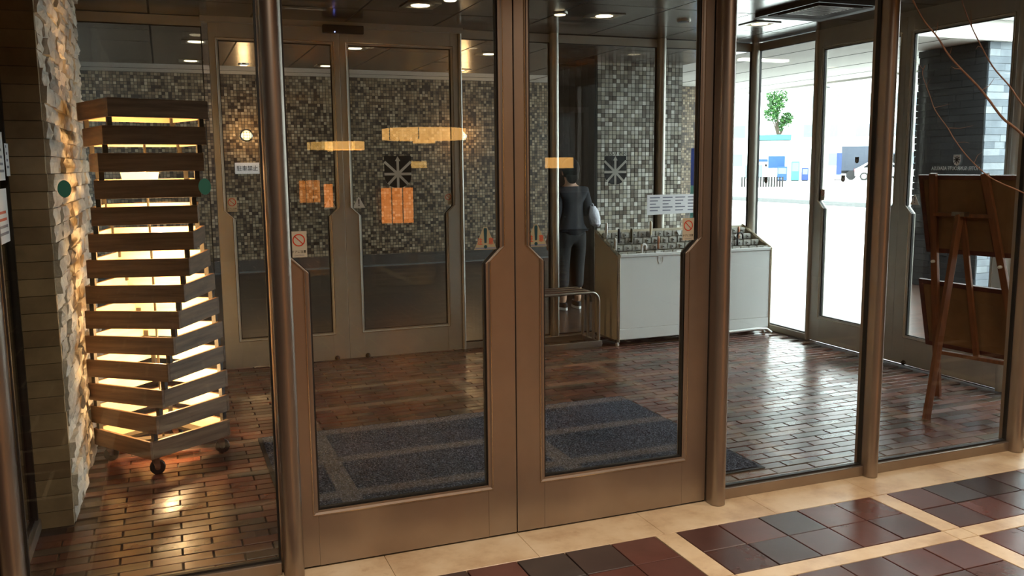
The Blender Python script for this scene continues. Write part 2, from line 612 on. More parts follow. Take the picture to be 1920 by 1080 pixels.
def text_poly(mb, txt, fr, width=None, height=None, mirror=False, c0=0.0006, c1=0.0012):
    """flat lettering centred on frame fr, fitted to width or height"""
    if txt not in TXT:
        cu = bpy.data.curves.new('lettering', 'FONT')
        cu.body = txt
        cu.size = 1.0
        cu.resolution_u = 3
        cu.offset = 0.012 if txt.isascii() else 0.004
        ob = bpy.data.objects.new('lettering_source', cu)
        COL.objects.link(ob)
        dg = bpy.context.evaluated_depsgraph_get()
        me = bpy.data.meshes.new_from_object(ob.evaluated_get(dg))
        TXT[txt] = ([(p.co.x, p.co.y) for p in me.vertices], [tuple(p.vertices) for p in me.polygons])
        bpy.data.objects.remove(ob)
        bpy.data.curves.remove(cu)
        bpy.data.meshes.remove(me)
    vs, fs = TXT[txt]
    if not vs:
        return mb
    x0, x1 = min(p[0] for p in vs), max(p[0] for p in vs)
    y0, y1 = min(p[1] for p in vs), max(p[1] for p in vs)
    sx = width / (x1 - x0) if width else height / (y1 - y0)
    sy = height / (y1 - y0) if height else sx
    if not width:
        sx = sy
    o, u, v, n = [Vector(q) for q in fr]
    sg = -1 if mirror else 1
    out = [o + u * (sg * (p[0] - (x0 + x1) / 2) * sx) + v * ((p[1] - (y0 + y1) / 2) * sy) + n * c1 for p in vs]
    mb.add(out, fs)
    return mb


def circle(r, n=24, cx=0, cy=0, ry=None):
    return [(cx + r * math.cos(2 * PI * i / n), cy + (ry or r) * math.sin(2 * PI * i / n)) for i in range(n)]


def FR(o, u, n):
    return (Vector(o), Vector(u), Vector((0, 0, 1)), Vector(n))


def no_door_sticker(fr, wd, ht, parent, label):
    """cream notice: red no-touch ring over a hand, caption below"""
    o, u, v, n = fr
    base = MB().prism([(-wd / 2, -ht / 2), (wd / 2, -ht / 2), (wd / 2, ht / 2), (-wd / 2, ht / 2)], fr, 0, 0.0006).build('sticker', M['sticker'], parent)
    base['label'] = label
    r = wd * 0.40
    cy = ht * 0.16
    f2 = (o + v * cy, u, v, n)
    m = MB().ring(circle(r, 28), circle(r * 0.82, 28), f2, 0.0006, 0.0012)
    a = math.radians(-45)
    d, e = (math.cos(a), math.sin(a)), (-math.sin(a), math.cos(a))
    q = r * 0.9
    t = r * 0.08
    m.prism([(d[0] * q + e[0] * t, d[1] * q + e[1] * t), (-d[0] * q + e[0] * t, -d[1] * q + e[1] * t), (-d[0] * q - e[0] * t, -d[1] * q - e[1] * t), (d[0] * q - e[0] * t, d[1] * q - e[1] * t)], f2, 0.0006, 0.0012)
    m.build('prohibition_ring', M['red'], base)
    h = MB()
    h.prism([(-r * .25, -r * .45), (r * .2, -r * .45), (r * .25, 0), (r * .05, r * .4), (-r * .08, r * .4), (-r * .2, 0)], f2, 0.0006, 0.0009)
    h.build('hand_pictogram', M['silver'], base)
    text_poly(MB(), 'ドアに注意', (o - v * ht * 0.28, u, v, n), width=wd * 0.86, height=ht * 0.11).build('lettering', M['ink'], base)
    text_poly(MB(), 'CAUTION', (o - v * ht * 0.42, u, v, n), width=wd * 0.6, height=ht * 0.05).build('small_lettering', M['print_grey'], base)
    return base


def bang(mb, fr, h, c1=0.0018):
    mb.prism([(-h * .085, h * .42), (-h * .06, h * .5), (h * .06, h * .5), (h * .085, h * .42), (h * .055, -h * .22), (-h * .055, -h * .22)], fr, 0.0008, c1)
    mb.prism(circle(h * .085, 14, 0, -h * .40), fr, 0.0008, c1)
    return mb


def caution_sticker(fr, wd, ht, parent, label):
    o, u, v, n = fr
    base = MB().prism([(-wd / 2, -ht / 2), (wd / 2, -ht / 2), (wd * .08, ht / 2), (-wd * .08, ht / 2)], fr, 0, 0.0006).build('caution_sticker', M['sticker_t'], parent)
    base['label'] = label
    bang(MB(), (o - v * ht * 0.0, u, v, n), ht * 0.92).build('exclamation_mark', M['navy'], base)
    m = MB()
    text_poly(m, '注', (o - u * wd * .24 - v * ht * .12, u, v, n), width=wd * .22, height=ht * .3, c1=0.0014)
    text_poly(m, '意', (o + u * wd * .24 - v * ht * .12, u, v, n), width=wd * .22, height=ht * .3, c1=0.0014)
    m.build('lettering', M['red'], base)
    MB().prism([(-wd * .46, -ht * .47), (wd * .46, -ht * .47), (wd * .44, -ht * .40), (-wd * .44, -ht * .40)], fr, 0.0006, 0.001).build('caption_strip', M['print_grey'], base)
    return base


def warn_triangle(fr, s, parent, label):
    o, u, v, n = fr
    base = MB().prism([(-s / 2, -s * .42), (s / 2, -s * .42), (s * .04, s * .45), (-s * .04, s * .45)], fr, 0, 0.0006).build('warning_triangle', M['sticker_w'], parent)
    base['label'] = label
    bang(MB(), fr, s * 0.55).build('exclamation_mark', M['ink'], base)
    return base


def emblem(fr, wd, parent, txt=True):
    """black shield with an eight-armed silver star and arrow, name over it read from the street"""
    o, u, v, n = fr
    ht = wd * 1.16
    sh = [(-wd / 2, ht / 2), (-wd / 2, -ht * .12)]
    for i in range(1, 10):
        a = PI + PI * i / 10
        sh.append((wd / 2 * math.cos(a), -ht * .12 + ht * .38 * math.sin(a)))
    sh += [(wd / 2, -ht * .12), (wd / 2, ht / 2)]
    base = MB().prism(sh, fr, 0, 0.0006).build('shield_emblem', M['ink'], parent)
    base['label'] = 'black shield emblem with silver eight-armed star'
    m = MB()
    cx, cy = 0, -ht * .06
    t = wd * .046
    for ang, L in ((90, ht * .46), (-90, ht * .44), (0, wd * .5), (180, wd * .5), (42, wd * .66), (138, wd * .66), (-45, wd * .52), (-135, wd * .52)):
        a = math.radians(ang)
        d, e = (math.cos(a), math.sin(a)), (-math.sin(a), math.cos(a))
        m.prism([(cx + e[0] * t, cy + e[1] * t), (cx - e[0] * t, cy - e[1] * t), (cx + d[0] * L - e[0] * t, cy + d[1] * L - e[1] * t), (cx + d[0] * L + e[0] * t, cy + d[1] * L + e[1] * t)], fr, 0.0006, 0.0012)
    m.prism(circle(wd * .1, 14, cx, cy), fr, 0.0006, 0.0014)
    m.prism([(-wd * .1, cy + ht * .40), (wd * .1, cy + ht * .40), (0, cy + ht * .55)], fr, 0.0006, 0.0014)
    m.build('star', M['silver'], base)
    if txt:
        text_poly(MB(), 'SUN ROUTE', (o + v * (ht * .5 + wd * .11), u, v, n), width=wd * .98, height=wd * .13, mirror=True, c1=0.0008).build('lettering', M['ink'], base)
    return base

# ================================================================ SETTING
CZ = 2.56
NY, FY, SX = 3.22, 6.80, 5.03      # lobby glazing, outer glazing, side glazing


def struct(o, label, cat):
    return tag(o, label, cat, kind='structure')


# ---- lobby floor: quarry tiles in bays between cream marble strips
flo = struct(MB().box(-3.0, 8.0, -8.5, 3.235, -0.12, -0.012).build('floor_lobby', M['lobby_floor']), 'lobby floor of dark red quarry tiles between cream marble strips', 'floor')


def chamfer_slab(L, W, T, c):
    m = MB()
    a, b = L / 2, W / 2
    vs = [(-a, -b, -T), (a, -b, -T), (a, b, -T), (-a, b, -T), (-a, -b, -c), (a, -b, -c), (a, b, -c), (-a, b, -c), (-a + c, -b + c, 0), (a - c, -b + c, 0), (a - c, b - c, 0), (-a + c, b - c, 0)]
    fs = [(4, 5, 9, 8), (5, 6, 10, 9), (6, 7, 11, 10), (7, 4, 8, 11), (8, 9, 10, 11), (0, 1, 5, 4), (1, 2, 6, 5), (2, 3, 7, 6), (3, 0, 4, 7)]
    m.add(vs, fs)
    return m


tile_me = chamfer_slab(0.1965, 0.1985, 0.011, 0.0015).mesh('tile')
tile_me.materials.append(M['quarry'])
BAY, BY = 1.107, 0.495
for bi in range(-1, 5):
    bx = 1.873 + (bi - 1) * BAY
    for rj in range(0, 5):
        for r2 in range(2):
            yy = 2.985 - rj * BY - r2 * 0.2035 - 0.101
            for t in range(5):
                o = link(bpy.data.objects.new('tile', tile_me), flo)
                o.location = (bx + 0.101 + t * 0.2016, yy, rnd(-0.0008, 0.0006))
                o.rotation_euler = (rnd(-.002, .002), rnd(-.002, .002), 0)
# marble: strips across, strips along, threshold slabs
strip_y = chamfer_slab(0.094, 2 * 0.2035 - 0.004, 0.0112, 0.001).mesh('marble_strip')
strip_x = chamfer_slab(1.0075, 0.084, 0.0112, 0.001).mesh('marble_strip')
strip_c = chamfer_slab(0.094, 0.084, 0.0112, 0.001).mesh('marble_strip')
for me in (strip_y, strip_x, strip_c):
    me.materials.append(M['marble'])
for bi in range(-1, 5):
    bx = 1.873 + (bi - 1) * BAY
    for rj in range(0, 5):
        y0 = 2.985 - rj * BY
        for me, loc in ((strip_y, (bx - 0.0495, y0 - 0.2035)), (strip_x, (bx + 0.504, y0 - 0.451)), (strip_c, (bx - 0.0495, y0 - 0.451))):
            o = link(bpy.data.objects.new('marble_strip', me), flo)
            o.location = (loc[0], loc[1], 0.0)
thr = chamfer_slab(0.5535, 0.246, 0.0112, 0.001).mesh('marble_slab')
thr.materials.append(M['marble'])
for i in range(-6, 12):
    o = link(bpy.data.objects.new('marble_slab', thr), flo)
    o.location = (1.267 + 0.555 * i + 0.2775, 3.110, 0.0)

# ---- vestibule floor: glazed bricks
fve = struct(MB().box(-1.7, 5.09, 3.236, 6.9, -0.12, -0.009).build('floor_vestibule', M['mortar']), 'vestibule floor of glossy red-brown bricks in running bond', 'floor')
BL, BW = 0.2265, 0.0690
br_me = chamfer_slab(BL - 0.007, BW - 0.0065, 0.008, 0.0016).mesh('brick')
br_me.materials.append(M['brick'])
bricks = []
rows = int((6.88 - 3.25) / BW)
for j in range(rows):
    y = 3.25 + 0.008 + (j + .5) * BW
    for i in range(-8, 25):
        x = -0.243 + BL * (i + (.5 if j % 2 else 0)) + BL / 2
        if x < -1.5 or x > 4.96:
            continue
        if -1.5 < x < -0.45 and 3.95 < y < 6.1:
            continue
        vis = x > -0.52 and not (0.5 < x < 2.6 and 3.5 < y < 4.93)
        d = Vector((x, y, 0)) - EYE
        px = 960 + FPX * d.dot(R0) / d.dot(F0)
        py = 540 + FPX * d.dot(D0) / d.dot(F0)
        vis = vis and 60 < px < 1910 and 600 < py < 1095 and not (560 < px < 960 and py > 960) and not (970 < px < 1340 and py > 870)
        bricks.append((0 if vis else 1, d.length, x, y))
bricks.sort()
field = MB()
for n_, (hid, dist, x, y) in enumerate(bricks):
    z = rnd(-0.0009, 0.0009)
    rx, ry = rnd(-.006, .006), rnd(-.003, .003)
    if n_ < 300 and not hid:
        o = link(bpy.data.objects.new('brick', br_me), fve)
        o.location = (x, y, z)
        o.rotation_euler = (rx, ry, 0)
    else:
        mt = Matrix.Translation((x, y, z)) @ Matrix.Rotation(rx, 4, 'X') @ Matrix.Rotation(ry, 4, 'Y')
        field.add([mt @ p.co for p in br_me.vertices], [tuple(p.vertices) for p in br_me.polygons], random.random())
tag(field.build('brick_field', M['brick_all'], fve, usepick=True), kind='stuff')

# ---- porch paving, street
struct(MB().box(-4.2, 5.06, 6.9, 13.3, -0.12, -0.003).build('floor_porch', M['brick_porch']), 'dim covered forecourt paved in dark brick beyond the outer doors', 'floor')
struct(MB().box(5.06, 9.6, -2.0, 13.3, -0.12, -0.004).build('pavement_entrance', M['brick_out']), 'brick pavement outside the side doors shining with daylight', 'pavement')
struct(MB().box(9.6, 21.5, -30, 60, -0.12, -0.008).build('road_forecourt', M['concrete']), 'overexposed pale concrete drive outside the side doors', 'road')
struct(MB().box(21.8, 160, -60, 180, -0.12, -0.006).build('ground_street', M['concrete']), 'bright pale street ground beyond the kerb', 'ground')
struct(MB().box(21.5, 21.8, -30, 60, -0.12, 0.14).build('curb_street', M['kerb']), 'long grey kerb stone line across the bright street', 'curb')
struct(MB().box(5.06, 21.5, 13.3, 60, -0.12, -0.01).build('ground_forecourt', M['asphalt']), 'grey asphalt strip beyond the tiled wall', 'ground')

# ---- ceilings
cei = struct(MB().box(-1.7, 5.10, 3.18, 6.85, CZ + 0.0015, CZ + 0.3).build('ceiling_vestibule', M['black']), 'dark reflective ceiling panels with black joints in the vestibule', 'ceiling')
cep = struct(MB().box(-4.2, 5.36, 6.85, 10.0, CZ + 0.0015, CZ + 0.3).build('ceiling_porch', M['black']), 'dark panelled ceiling over the porch beyond the outer doors', 'ceiling')
PX, PY = 0.675, 0.70


def ceiling_panels(root, x0, x1, y0, y1):
    xs = [0.645 + PX * i for i in range(-8, 9)]
    ys = [5.50 + PY * j for j in range(-5, 9)]
    cache = {}
    for xa in xs:
        for ya in ys:
            a, b = max(xa + .007, x0), min(xa + PX - .007, x1)
            c, d = max(ya + .006, y0), min(ya + PY - .006, y1)
            if b - a < .03 or d - c < .03:
                continue
            key = (round(b - a, 3), round(d - c, 3))
            if key not in cache:
                me = MB().box(-(b - a) / 2, (b - a) / 2, -(d - c) / 2, (d - c) / 2, 0, 0.011).mesh('ceiling_panel')
                me.materials.append(M['panel'])
                cache[key] = me
            o = link(bpy.data.objects.new('ceiling_panel', cache[key]), root)
            o.location = ((a + b) / 2, (c + d) / 2, CZ + rnd(-.0008, .0008))
            o.rotation_euler = (rnd(-.0015, .0015), rnd(-.0015, .0015), 0)


ceiling_panels(cei, -1.69, 5.06, 3.25, 6.80)
ceiling_panels(cep, -4.1, 5.35, 6.86, 9.99)
can = struct(MB().box(5.37, 10.25, 7.36, 15.5, 2.80, 3.25).box(-4.2, 5.37, 10.01, 15.5, 2.80, 3.25).build('ceiling_canopy', M['soffit']), 'pale grey canopy soffit outside over the drive', 'ceiling')
# fascia of the canopy towards the open side, in two steps
fas = MB().box(5.06, 11.0, 7.30, 7.36, 2.79, 3.0).build('fascia_panel', M['soffit'], can)
MB().box(5.06, 11.0, 7.24, 7.30, 3.005, 3.6).build('fascia_panel', M['pale_wall'], can)
MB().box(10.25, 10.31, 7.3, 15.5, 2.77, 3.3).build('fascia_panel', M['soffit'], can)
for i in range(6):
    MB().box(5.4 + i * .85, 5.41 + i * .85, 7.37, 15.4, 2.796, 2.80).build('soffit_joint', M['grille'], can)
for i in range(9):
    MB().box(-4.1, 5.3, 10.4 + i * .6, 10.408 + i * .6, 2.796, 2.80).build('soffit_joint', M['grille'], can)
struct(MB().box(-3.0, 8.0, -8.5, 3.18, 2.86, 3.1).build('ceiling_lobby', M['lobby_ceiling']), 'plain warm ceiling of the hotel lobby', 'ceiling')

# ---- enclosing walls
struct(MB().box(-3.0, 8.0, -8.6, -8.5, -0.1, 2.9).build('wall_lobby_rear', M['lobby_wall']), 'dark walnut panelled wall at the rear of the lobby', 'wall')
struct(MB().box(-3.1, -3.0, -8.5, 3.2, -0.1, 2.9).build('wall_lobby_left', M['lobby_wall']), 'dark walnut panelled wall on one long side of the lobby', 'wall')
struct(MB().box(8.0, 8.1, -8.5, 3.2, -0.1, 2.9).build('wall_lobby_right', M['lobby_wall']), 'dark walnut panelled wall facing the stone pier side of the lobby', 'wall')
struct(MB().box(5.06, 8.1, 3.19, 3.29, -0.1, 3.2).build('wall_lobby_end', M['base_grey']), 'grey wall closing the lobby beside the side glazing', 'wall')
struct(MB().box(-3.0, -0.6, 3.19, 3.29, -0.1, 2.9).build('wall_lobby_front', M['lobby_wall']), 'walnut wall beside the corner post of the glass screen', 'wall')
struct(MB().box(-1.75, -1.65, 3.29, 6.9, -0.1, 2.9).build('wall_vestibule_left', M['base_grey']), 'dark end wall of the vestibule behind the stone pier', 'wall')
struct(MB().box(-4.3, -4.2, 6.9, 13.4, -0.1, 3.2).build('wall_porch_left', M['base_grey']), 'dark end wall of the covered forecourt', 'wall')
struct(MB().box(5.0, 5.36, 3.2, 7.3, 2.86, 4.2).build('wall_upper_side', M['base_grey']), 'grey wall above the side doors', 'wall')

# ---- mosaic wall far behind and mosaic pillar
wba = struct(MB().box(-4.2, 8.72, 13.3, 13.5, 0.16, 2.8).build('wall_back', M['mosaic']), 'long far wall covered in small brown and grey mosaic tiles', 'wall')
MB().box(-4.2, 8.72, 13.26, 13.31, -0.01, 0.165).build('base_course', M['base_grey'], wba)
MB().box(-4.2, 8.72, 13.16, 13.26, -0.01, 0.012).build('kerb_strip', M['kerb'], wba)

pil = struct(MB().box(4.315, 5.375, 8.585, 9.55, -0.01, 2.80).build('pillar_mosaic', M['grout']), 'square pillar clad in grey and beige mosaic tiles beyond the glass', 'pillar')
TP = 0.0452
tl = []
for j in range(57):
    for i in range(23):
        tl.append((0, 4.33 + TP * (i + .5), TP * (j + .5)))
tm = chamfer_slab(TP - .006, TP - .006, .008, .0012)
tme0 = MB().add([(x, -z - 0.0, y) for (x, y, z) in [(a, b, c) for (a, b, c) in tm.v]], tm.f).mesh('tile')
tme0.materials.append(M['mosaic_piece'])
tl.sort(key=lambda t: (t[0], 0 if (t[1] < 5.36 and 1.0 < t[2] < 2.0) else 1, abs(t[2] - 1.5)))
tf = MB()
for n_, (face, a, z) in enumerate(tl):
    if n_ < 300 and face == 0:
        o = link(bpy.data.objects.new('tile', tme0), pil)
        o.location = (a, 8.579 + rnd(-.0006, .0006), z)
        o.rotation_euler = (rnd(-.006, .006), 0, rnd(-.006, .006))
    else:
        tf.box(a - TP / 2 + .003, a + TP / 2 - .003, 8.579, 8.590, z - TP / 2 + .003, z + TP / 2 - .003, random.random())
for i in range(6):
    MB().box(4.303, 4.316, 8.592 + i * .1597, 8.592 + i * .1597 + .1567, 0.0, 2.80).build('cladding_board', M['dark_board'], pil)
tag(tf.build('tile_field', M['mosaic_all'], pil, usepick=True), kind='stuff')

# ---- stone pier on the left of the vestibule
pier = struct(MB().box(-1.64, -0.455, 4.075, 6.0, -0.01, CZ + .2).build('wall_left', M['grout']), 'stone pier with rough white split face and smooth tan end', 'wall')


def rough_stone(L, Hh, T, jag):
    """split-face block: outer face toward +x, length along y, height along z"""
    bm = MB()
    ny, nz = 4, 3
    vs = []
    for a in range(ny + 1):
        for b in range(nz + 1):
            edge = a in (0, ny) or b in (0, nz)
            vs.append((T + (rnd(-jag, jag * .2) if edge else rnd(-jag * .4, jag)), -L / 2 + L * a / ny, -Hh / 2 + Hh * b / nz))
    nb = len(vs)
    for a in range(ny + 1):
        for b in range(nz + 1):
            if a in (0, ny) or b in (0, nz):
                pass
    fs = []
    for a in range(ny):
        for b in range(nz):
            i = a * (nz + 1) + b
            fs.append((i, i + nz + 1, i + nz + 2, i + 1))
    border = [a * (nz + 1) for a in range(ny + 1)] + [ny * (nz + 1) + b for b in range(1, nz + 1)] + [a * (nz + 1) + nz for a in range(ny - 1, -1, -1)] + [b for b in range(nz - 1, 0, -1)]
    back = []
    for i in border:
        back.append(nb + len(back))
        vs.append((-0.005, vs[i][1], vs[i][2]))
    k = len(border)
    for q in range(k):
        q2 = (q + 1) % k
        fs.append((border[q], back[q], back[q2], border[q2]))
    bm.add(vs, fs)
    return bm


CH = 0.0705
stone_meshes = {}
for L in (0.19, 0.25, 0.31, 0.13):
    for vv in range(5):
        me = rough_stone(L - .004, CH - .003, 0.03, 0.0095).mesh('stone')
        me.materials.append(M['white_stone'])
        stone_meshes.setdefault(L, []).append(me)
nst = 0
for j in range(37):
    y = 4.06
    z = CH * (j + .5)
    while y < 5.99 and nst < 300:
        L = random.choice((0.19, 0.25, 0.31, 0.25))
        if 6.02 - y - L < 0.1:
            L = min((0.13, 0.19, 0.25, 0.31), key=lambda q: abs(q - (6.02 - y)))
        o = link(bpy.data.objects.new('stone', random.choice(stone_meshes[L])), pier)
        o.location = (-0.457 + rnd(-.010, .014), y + L / 2, z)
        nst += 1
        y += L
ashlar = {}
for L in (0.3, 0.42):
    me = MB().box(-L / 2 + .0015, L / 2 - .0015, -0.025, 0.02, -CH / 2 + .0012, CH / 2 - .0012).mesh('stone')
    me.materials.append(M['tan_stone'])
    ashlar[L] = me
for j in range(37):
    x = -0.437
    L = 0.3 if j % 2 else 0.42
    z = CH * (j + .5)
    for _ in range(3):
        o = link(bpy.data.objects.new('stone', ashlar[L]), pier)
        o.location = (x - L / 2 + rnd(-.003, .002), 4.055 + rnd(-.003, .003), z)
        x -= L
        L = 0.42 if L == 0.3 else 0.3

# ---- outer stone pillar by the street
op = struct(MB().box(8.53, 10.1, 7.40, 8.35, -0.01, 2.79).build('pillar_slate', M['grout']), 'big slate block pillar outside, shaded side coloured dark, lit side blue-grey', 'pillar')
SH = 0.0775
sl = {}
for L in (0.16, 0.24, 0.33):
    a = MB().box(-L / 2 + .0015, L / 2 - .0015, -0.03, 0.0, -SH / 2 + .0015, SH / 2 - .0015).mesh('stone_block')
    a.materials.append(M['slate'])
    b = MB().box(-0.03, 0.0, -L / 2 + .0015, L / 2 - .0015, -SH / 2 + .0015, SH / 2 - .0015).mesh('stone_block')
    b.materials.append(M['slate_shaded'])
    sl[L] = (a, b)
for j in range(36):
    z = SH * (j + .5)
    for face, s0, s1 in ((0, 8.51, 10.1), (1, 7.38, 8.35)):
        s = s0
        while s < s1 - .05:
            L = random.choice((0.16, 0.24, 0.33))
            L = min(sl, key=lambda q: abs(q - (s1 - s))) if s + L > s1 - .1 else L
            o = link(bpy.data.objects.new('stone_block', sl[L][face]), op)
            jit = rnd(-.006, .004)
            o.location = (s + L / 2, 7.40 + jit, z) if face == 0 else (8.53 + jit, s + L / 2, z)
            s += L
            if s > s1:
                k_ = (s1 - (s - L)) / L
                o.scale = (k_, 1, 1) if face == 0 else (1, k_, 1)
                o.location[0 if face == 0 else 1] = s1 - L * k_ / 2

# ---- door leaves and fixed glazing
DH = 2.52


def leaf(name, label, fr, W, metal, glass, up=0.062, lo=0.122, H=DH):
    """sliding leaf: frame o = bottom corner, u along width, n toward the viewer"""
    o, u, v, n = fr
    t = 0.042
    zb, zt, z1, z2 = 0.225, 2.40, 1.122, 1.180
    root = empty(name, o)
    struct(root, label, 'door')
    op_ = [(lo, zb), (W - lo, zb), (W - lo, z1), (W - up, z2), (W - up, zt), (up, zt), (up, z2), (lo, z1)]
    MB().prism([(0, 0.008), (lo, 0.008), (lo, z1), (up, z2), (up, H), (0, H)], fr, -t, 0).build('stile', metal, root, bevel=0.0025)
    MB().prism([(W, 0.008), (W, H), (W - up, H), (W - up, z2), (W - lo, z1), (W - lo, 0.008)], fr, -t, 0).build('stile', metal, root, bevel=0.0025)
    MB().prism([(lo, 0.008), (W - lo, 0.008), (W - lo, zb), (lo, zb)], fr, -t, -0.0004).build('bottom_rail', metal, root)
    MB().prism([(up, zt), (W - up, zt), (W - up, H), (up, H)], fr, -t, -0.0004).build('top_rail', metal, root)

    def off(d):
        c = W / 2
        k = d * 0.42
        return [(lo - d, zb - d), (W - lo + d, zb - d), (W - lo + d, z1 + k), (W - up + d, z2 + k), (W - up + d, zt + d), (up - d, zt + d), (up - d, z2 + k), (lo - d, z1 + k)]
    MB().ring(off(0.020), off(0.0165), fr, 0.0, 0.004).build('bead', M['bead'], root)
    MB().ring(off(0.0165), off(0.0), fr, -0.010, 0.003, -0.004).build('bead', metal, root)
    MB().ring(off(0.0015), off(-0.0065), fr, -0.026, -0.008).build('gasket', M['gasket'], root)
    g = off(-0.004)
    MB().prism(g, fr, -0.024, -0.016).build('glass_pane', glass, root)
    return root


def pane(name, label, fr, W, metal, glass, H=DH, sill=0.05):
    o, u, v, n = fr
    root = empty(name, o)
    struct(root, label, 'window')
    MB().prism([(0, 0), (W, 0), (W, sill), (0, sill)], fr, -0.05, 0.012).build('sill_rail', metal, root, bevel=0.003)
    MB().prism([(0, H - .03), (W, H - .03), (W, H + .035), (0, H + .035)], fr, -0.05, 0.0).build('head_rail', metal, root)
    m = MB()
    m.ring([(0, sill - .001), (W, sill - .001), (W, H - .028), (0, H - .028)], [(.007, sill + .009), (W - .007, sill + .009), (W - .007, H - .036), (.007, H - .036)], fr, -0.026, -0.006)
    m.build('gasket', M['gasket'], root)
    MB().prism([(.003, sill + .004), (W - .003, sill + .004), (W - .003, H - .032), (.003, H - .032)], fr, -0.022, -0.014).build('glass_pane', glass, root)
    return root


def post(name, label, x, y, wd, back, nose, dirn, metal, top=CZ):
    """mullion with a rounded nose; dirn = plan direction of the nose"""
    d = Vector((dirn[0], dirn[1], 0))
    s = Vector((-d.y, d.x, 0))
    r = wd / 2
    pl = [(-r, -back), (-r, nose - r)] + [(-r * math.cos(PI * i / 12), nose - r + r * math.sin(PI * i / 12)) for i in range(1, 12)] + [(r, nose - r), (r, -back)]
    vs = []
    for z in (0.002, top):
        for (a, b) in pl:
            p = Vector((x, y, z)) + s * a + d * b
            vs.append(p)
    k = len(pl)
    fs = [tuple(range(k - 1, -1, -1)), tuple(range(k, 2 * k))] + [(i, (i + 1) % k, k + (i + 1) % k, k + i) for i in range(k)]
    o = MB().add(vs, fs).build(name, metal, smooth=True)
    return struct(o, label, 'post')


nX, nY = (0, -1, 0), (-1, 0, 0)
A, AF = M['alu'], M['alu_far']
XA = (1, 0, 0)
d1 = leaf('door_1', 'inner sliding glass door leaf on the side of the lamp tower', FR((0.345, NY, 0), XA, nX), 0.9205, A, M['glass'])
d2 = leaf('door_2', 'inner sliding glass door leaf on the side of the umbrella stand', FR((1.2685, NY, 0), XA, nX), 0.8985, A, M['glass'])
d3 = leaf('door_3', 'outer sliding glass door leaf nearer the lamp tower', FR((0.352, FY, 0), XA, nX), 0.927, AF, M['glass_far'])
d4 = leaf('door_4', 'outer sliding glass door leaf carrying a shield emblem', FR((1.281, FY, 0), XA, nX), 0.927, AF, M['glass_far'])
UY = (0, -1, 0)
d5 = leaf('door_5', 'side sliding glass door leaf nearer the umbrella stand', FR((SX, 5.985, 0), UY, nY), 0.925, AF, M['glass_far'])
d6 = leaf('door_6', 'side sliding glass door leaf behind the easel', FR((SX, 5.058, 0), UY, nY), 0.925, AF, M['glass_far'])

w1 = pane('window_1', 'fixed pane of the inner screen in front of the lamp tower', FR((-0.505, NY, 0), XA, nX), 0.83, A, M['glass'])
w2 = pane('window_2', 'fixed pane of the inner screen beside the inner doors toward the easel', FR((2.238, NY, 0), XA, nX), 0.815, A, M['glass'])
w3 = pane('window_3', 'fixed pane of the inner screen in front of the easel', FR((3.112, NY, 0), XA, nX), 0.90, A, M['glass'])
w4 = pane('window_4', 'last fixed pane of the inner screen by the side glazing', FR((4.078, NY, 0), XA, nX), 0.90, A, M['glass'])
w5 = pane('window_5', 'outer fixed pane behind the lamp tower', FR((-1.64, FY, 0), XA, nX), 1.95, AF, M['glass_far'])
w6 = pane('window_6', 'outer fixed pane behind the tubular bench', FR((2.24, FY + .03, 0), XA, nX), 0.77, AF, M['glass_far'])
w7 = pane('window_7', 'outer fixed pane with the shield emblem over the umbrella stand', FR((3.08, FY + .03, 0), XA, nX), 0.94, AF, M['glass_far'])
w8 = pane('window_8', 'outer fixed pane at the far corner of the vestibule', FR((4.10, FY + .03, 0), XA, nX), 0.90, AF, M['glass_far'])
w9 = pane('window_9', 'narrow side pane at the end of the umbrella stand', FR((SX, 6.77, 0), UY, nY), 0.75, AF, M['glass_far'])
w10 = pane('window_10', 'side pane between the side doors and the inner screen', FR((SX, 4.09, 0), UY, nY), 0.80, AF, M['glass_far'])
w11 = pane('window_11', 'side glass running from the corner post back to the stone pier', FR((-0.575, 3.25, 0), (0, 1, 0), (1, 0, 0)), 0.78, A, M['glass'])
MB().box(-0.590, -0.572, 4.005, 4.03, 0.0, 2.55).build('gasket', M['gasket'], w11)

post('trim_1', 'bronze corner post of the inner screen by the stone pier', -0.545, NY + .02, 0.075, 0.05, 0.06, (0, -1), A)
post('trim_2', 'round-nosed post between the lamp tower pane and the inner doors', 0.366, NY, 0.072, 0.05, 0.075, (0, -1), A)
post('trim_3', 'round-nosed post between the inner doors and the next pane', 2.205, NY, 0.068, 0.05, 0.075, (0, -1), A)
post('trim_4', 'slim round-nosed post in front of the side doors', 3.083, NY, 0.060, 0.05, 0.06, (0, -1), A)
post('trim_5', 'round-nosed post in front of the easel end', 4.045, NY, 0.068, 0.05, 0.06, (0, -1), A)
post('trim_6', 'corner post where the inner screen meets the side glazing', 5.01, NY + .01, 0.07, 0.05, 0.05, (0, -1), A)
post('trim_7', 'outer mullion behind the tubular bench', 3.045, FY + .03, 0.068, 0.05, 0.05, (0, -1), AF)
post('trim_8', 'outer mullion behind the umbrella stand', 4.060, FY + .03, 0.068, 0.05, 0.05, (0, -1), AF)
post('trim_9', 'corner post of the outer and side glazing', 5.035, FY + .02, 0.07, 0.05, 0.06, (-.7071, -.7071), AF)
post('trim_10', 'side post between the narrow pane and the side doors', SX + .03, 6.003, 0.04, 0.05, 0.05, (-1, 0), AF)
post('trim_11', 'side post between the side doors and the last side pane', SX + .01, 4.11, 0.05, 0.05, 0.05, (-1, 0), AF)
post('trim_12', 'outer jamb post between the outer doors and the bench pane', 2.225, FY + .02, 0.03, 0.05, 0.03, (0, -1), AF)
struct(MB().box(0.30, 2.24, FY - .042, FY + .05, DH, CZ).build('trim_13', AF), 'door track header over the outer doors', 'header')
struct(MB().box(SX - .0, SX + .05, 4.08, 6.02, DH, CZ).build('trim_14', AF), 'door track header over the side doors', 'header')
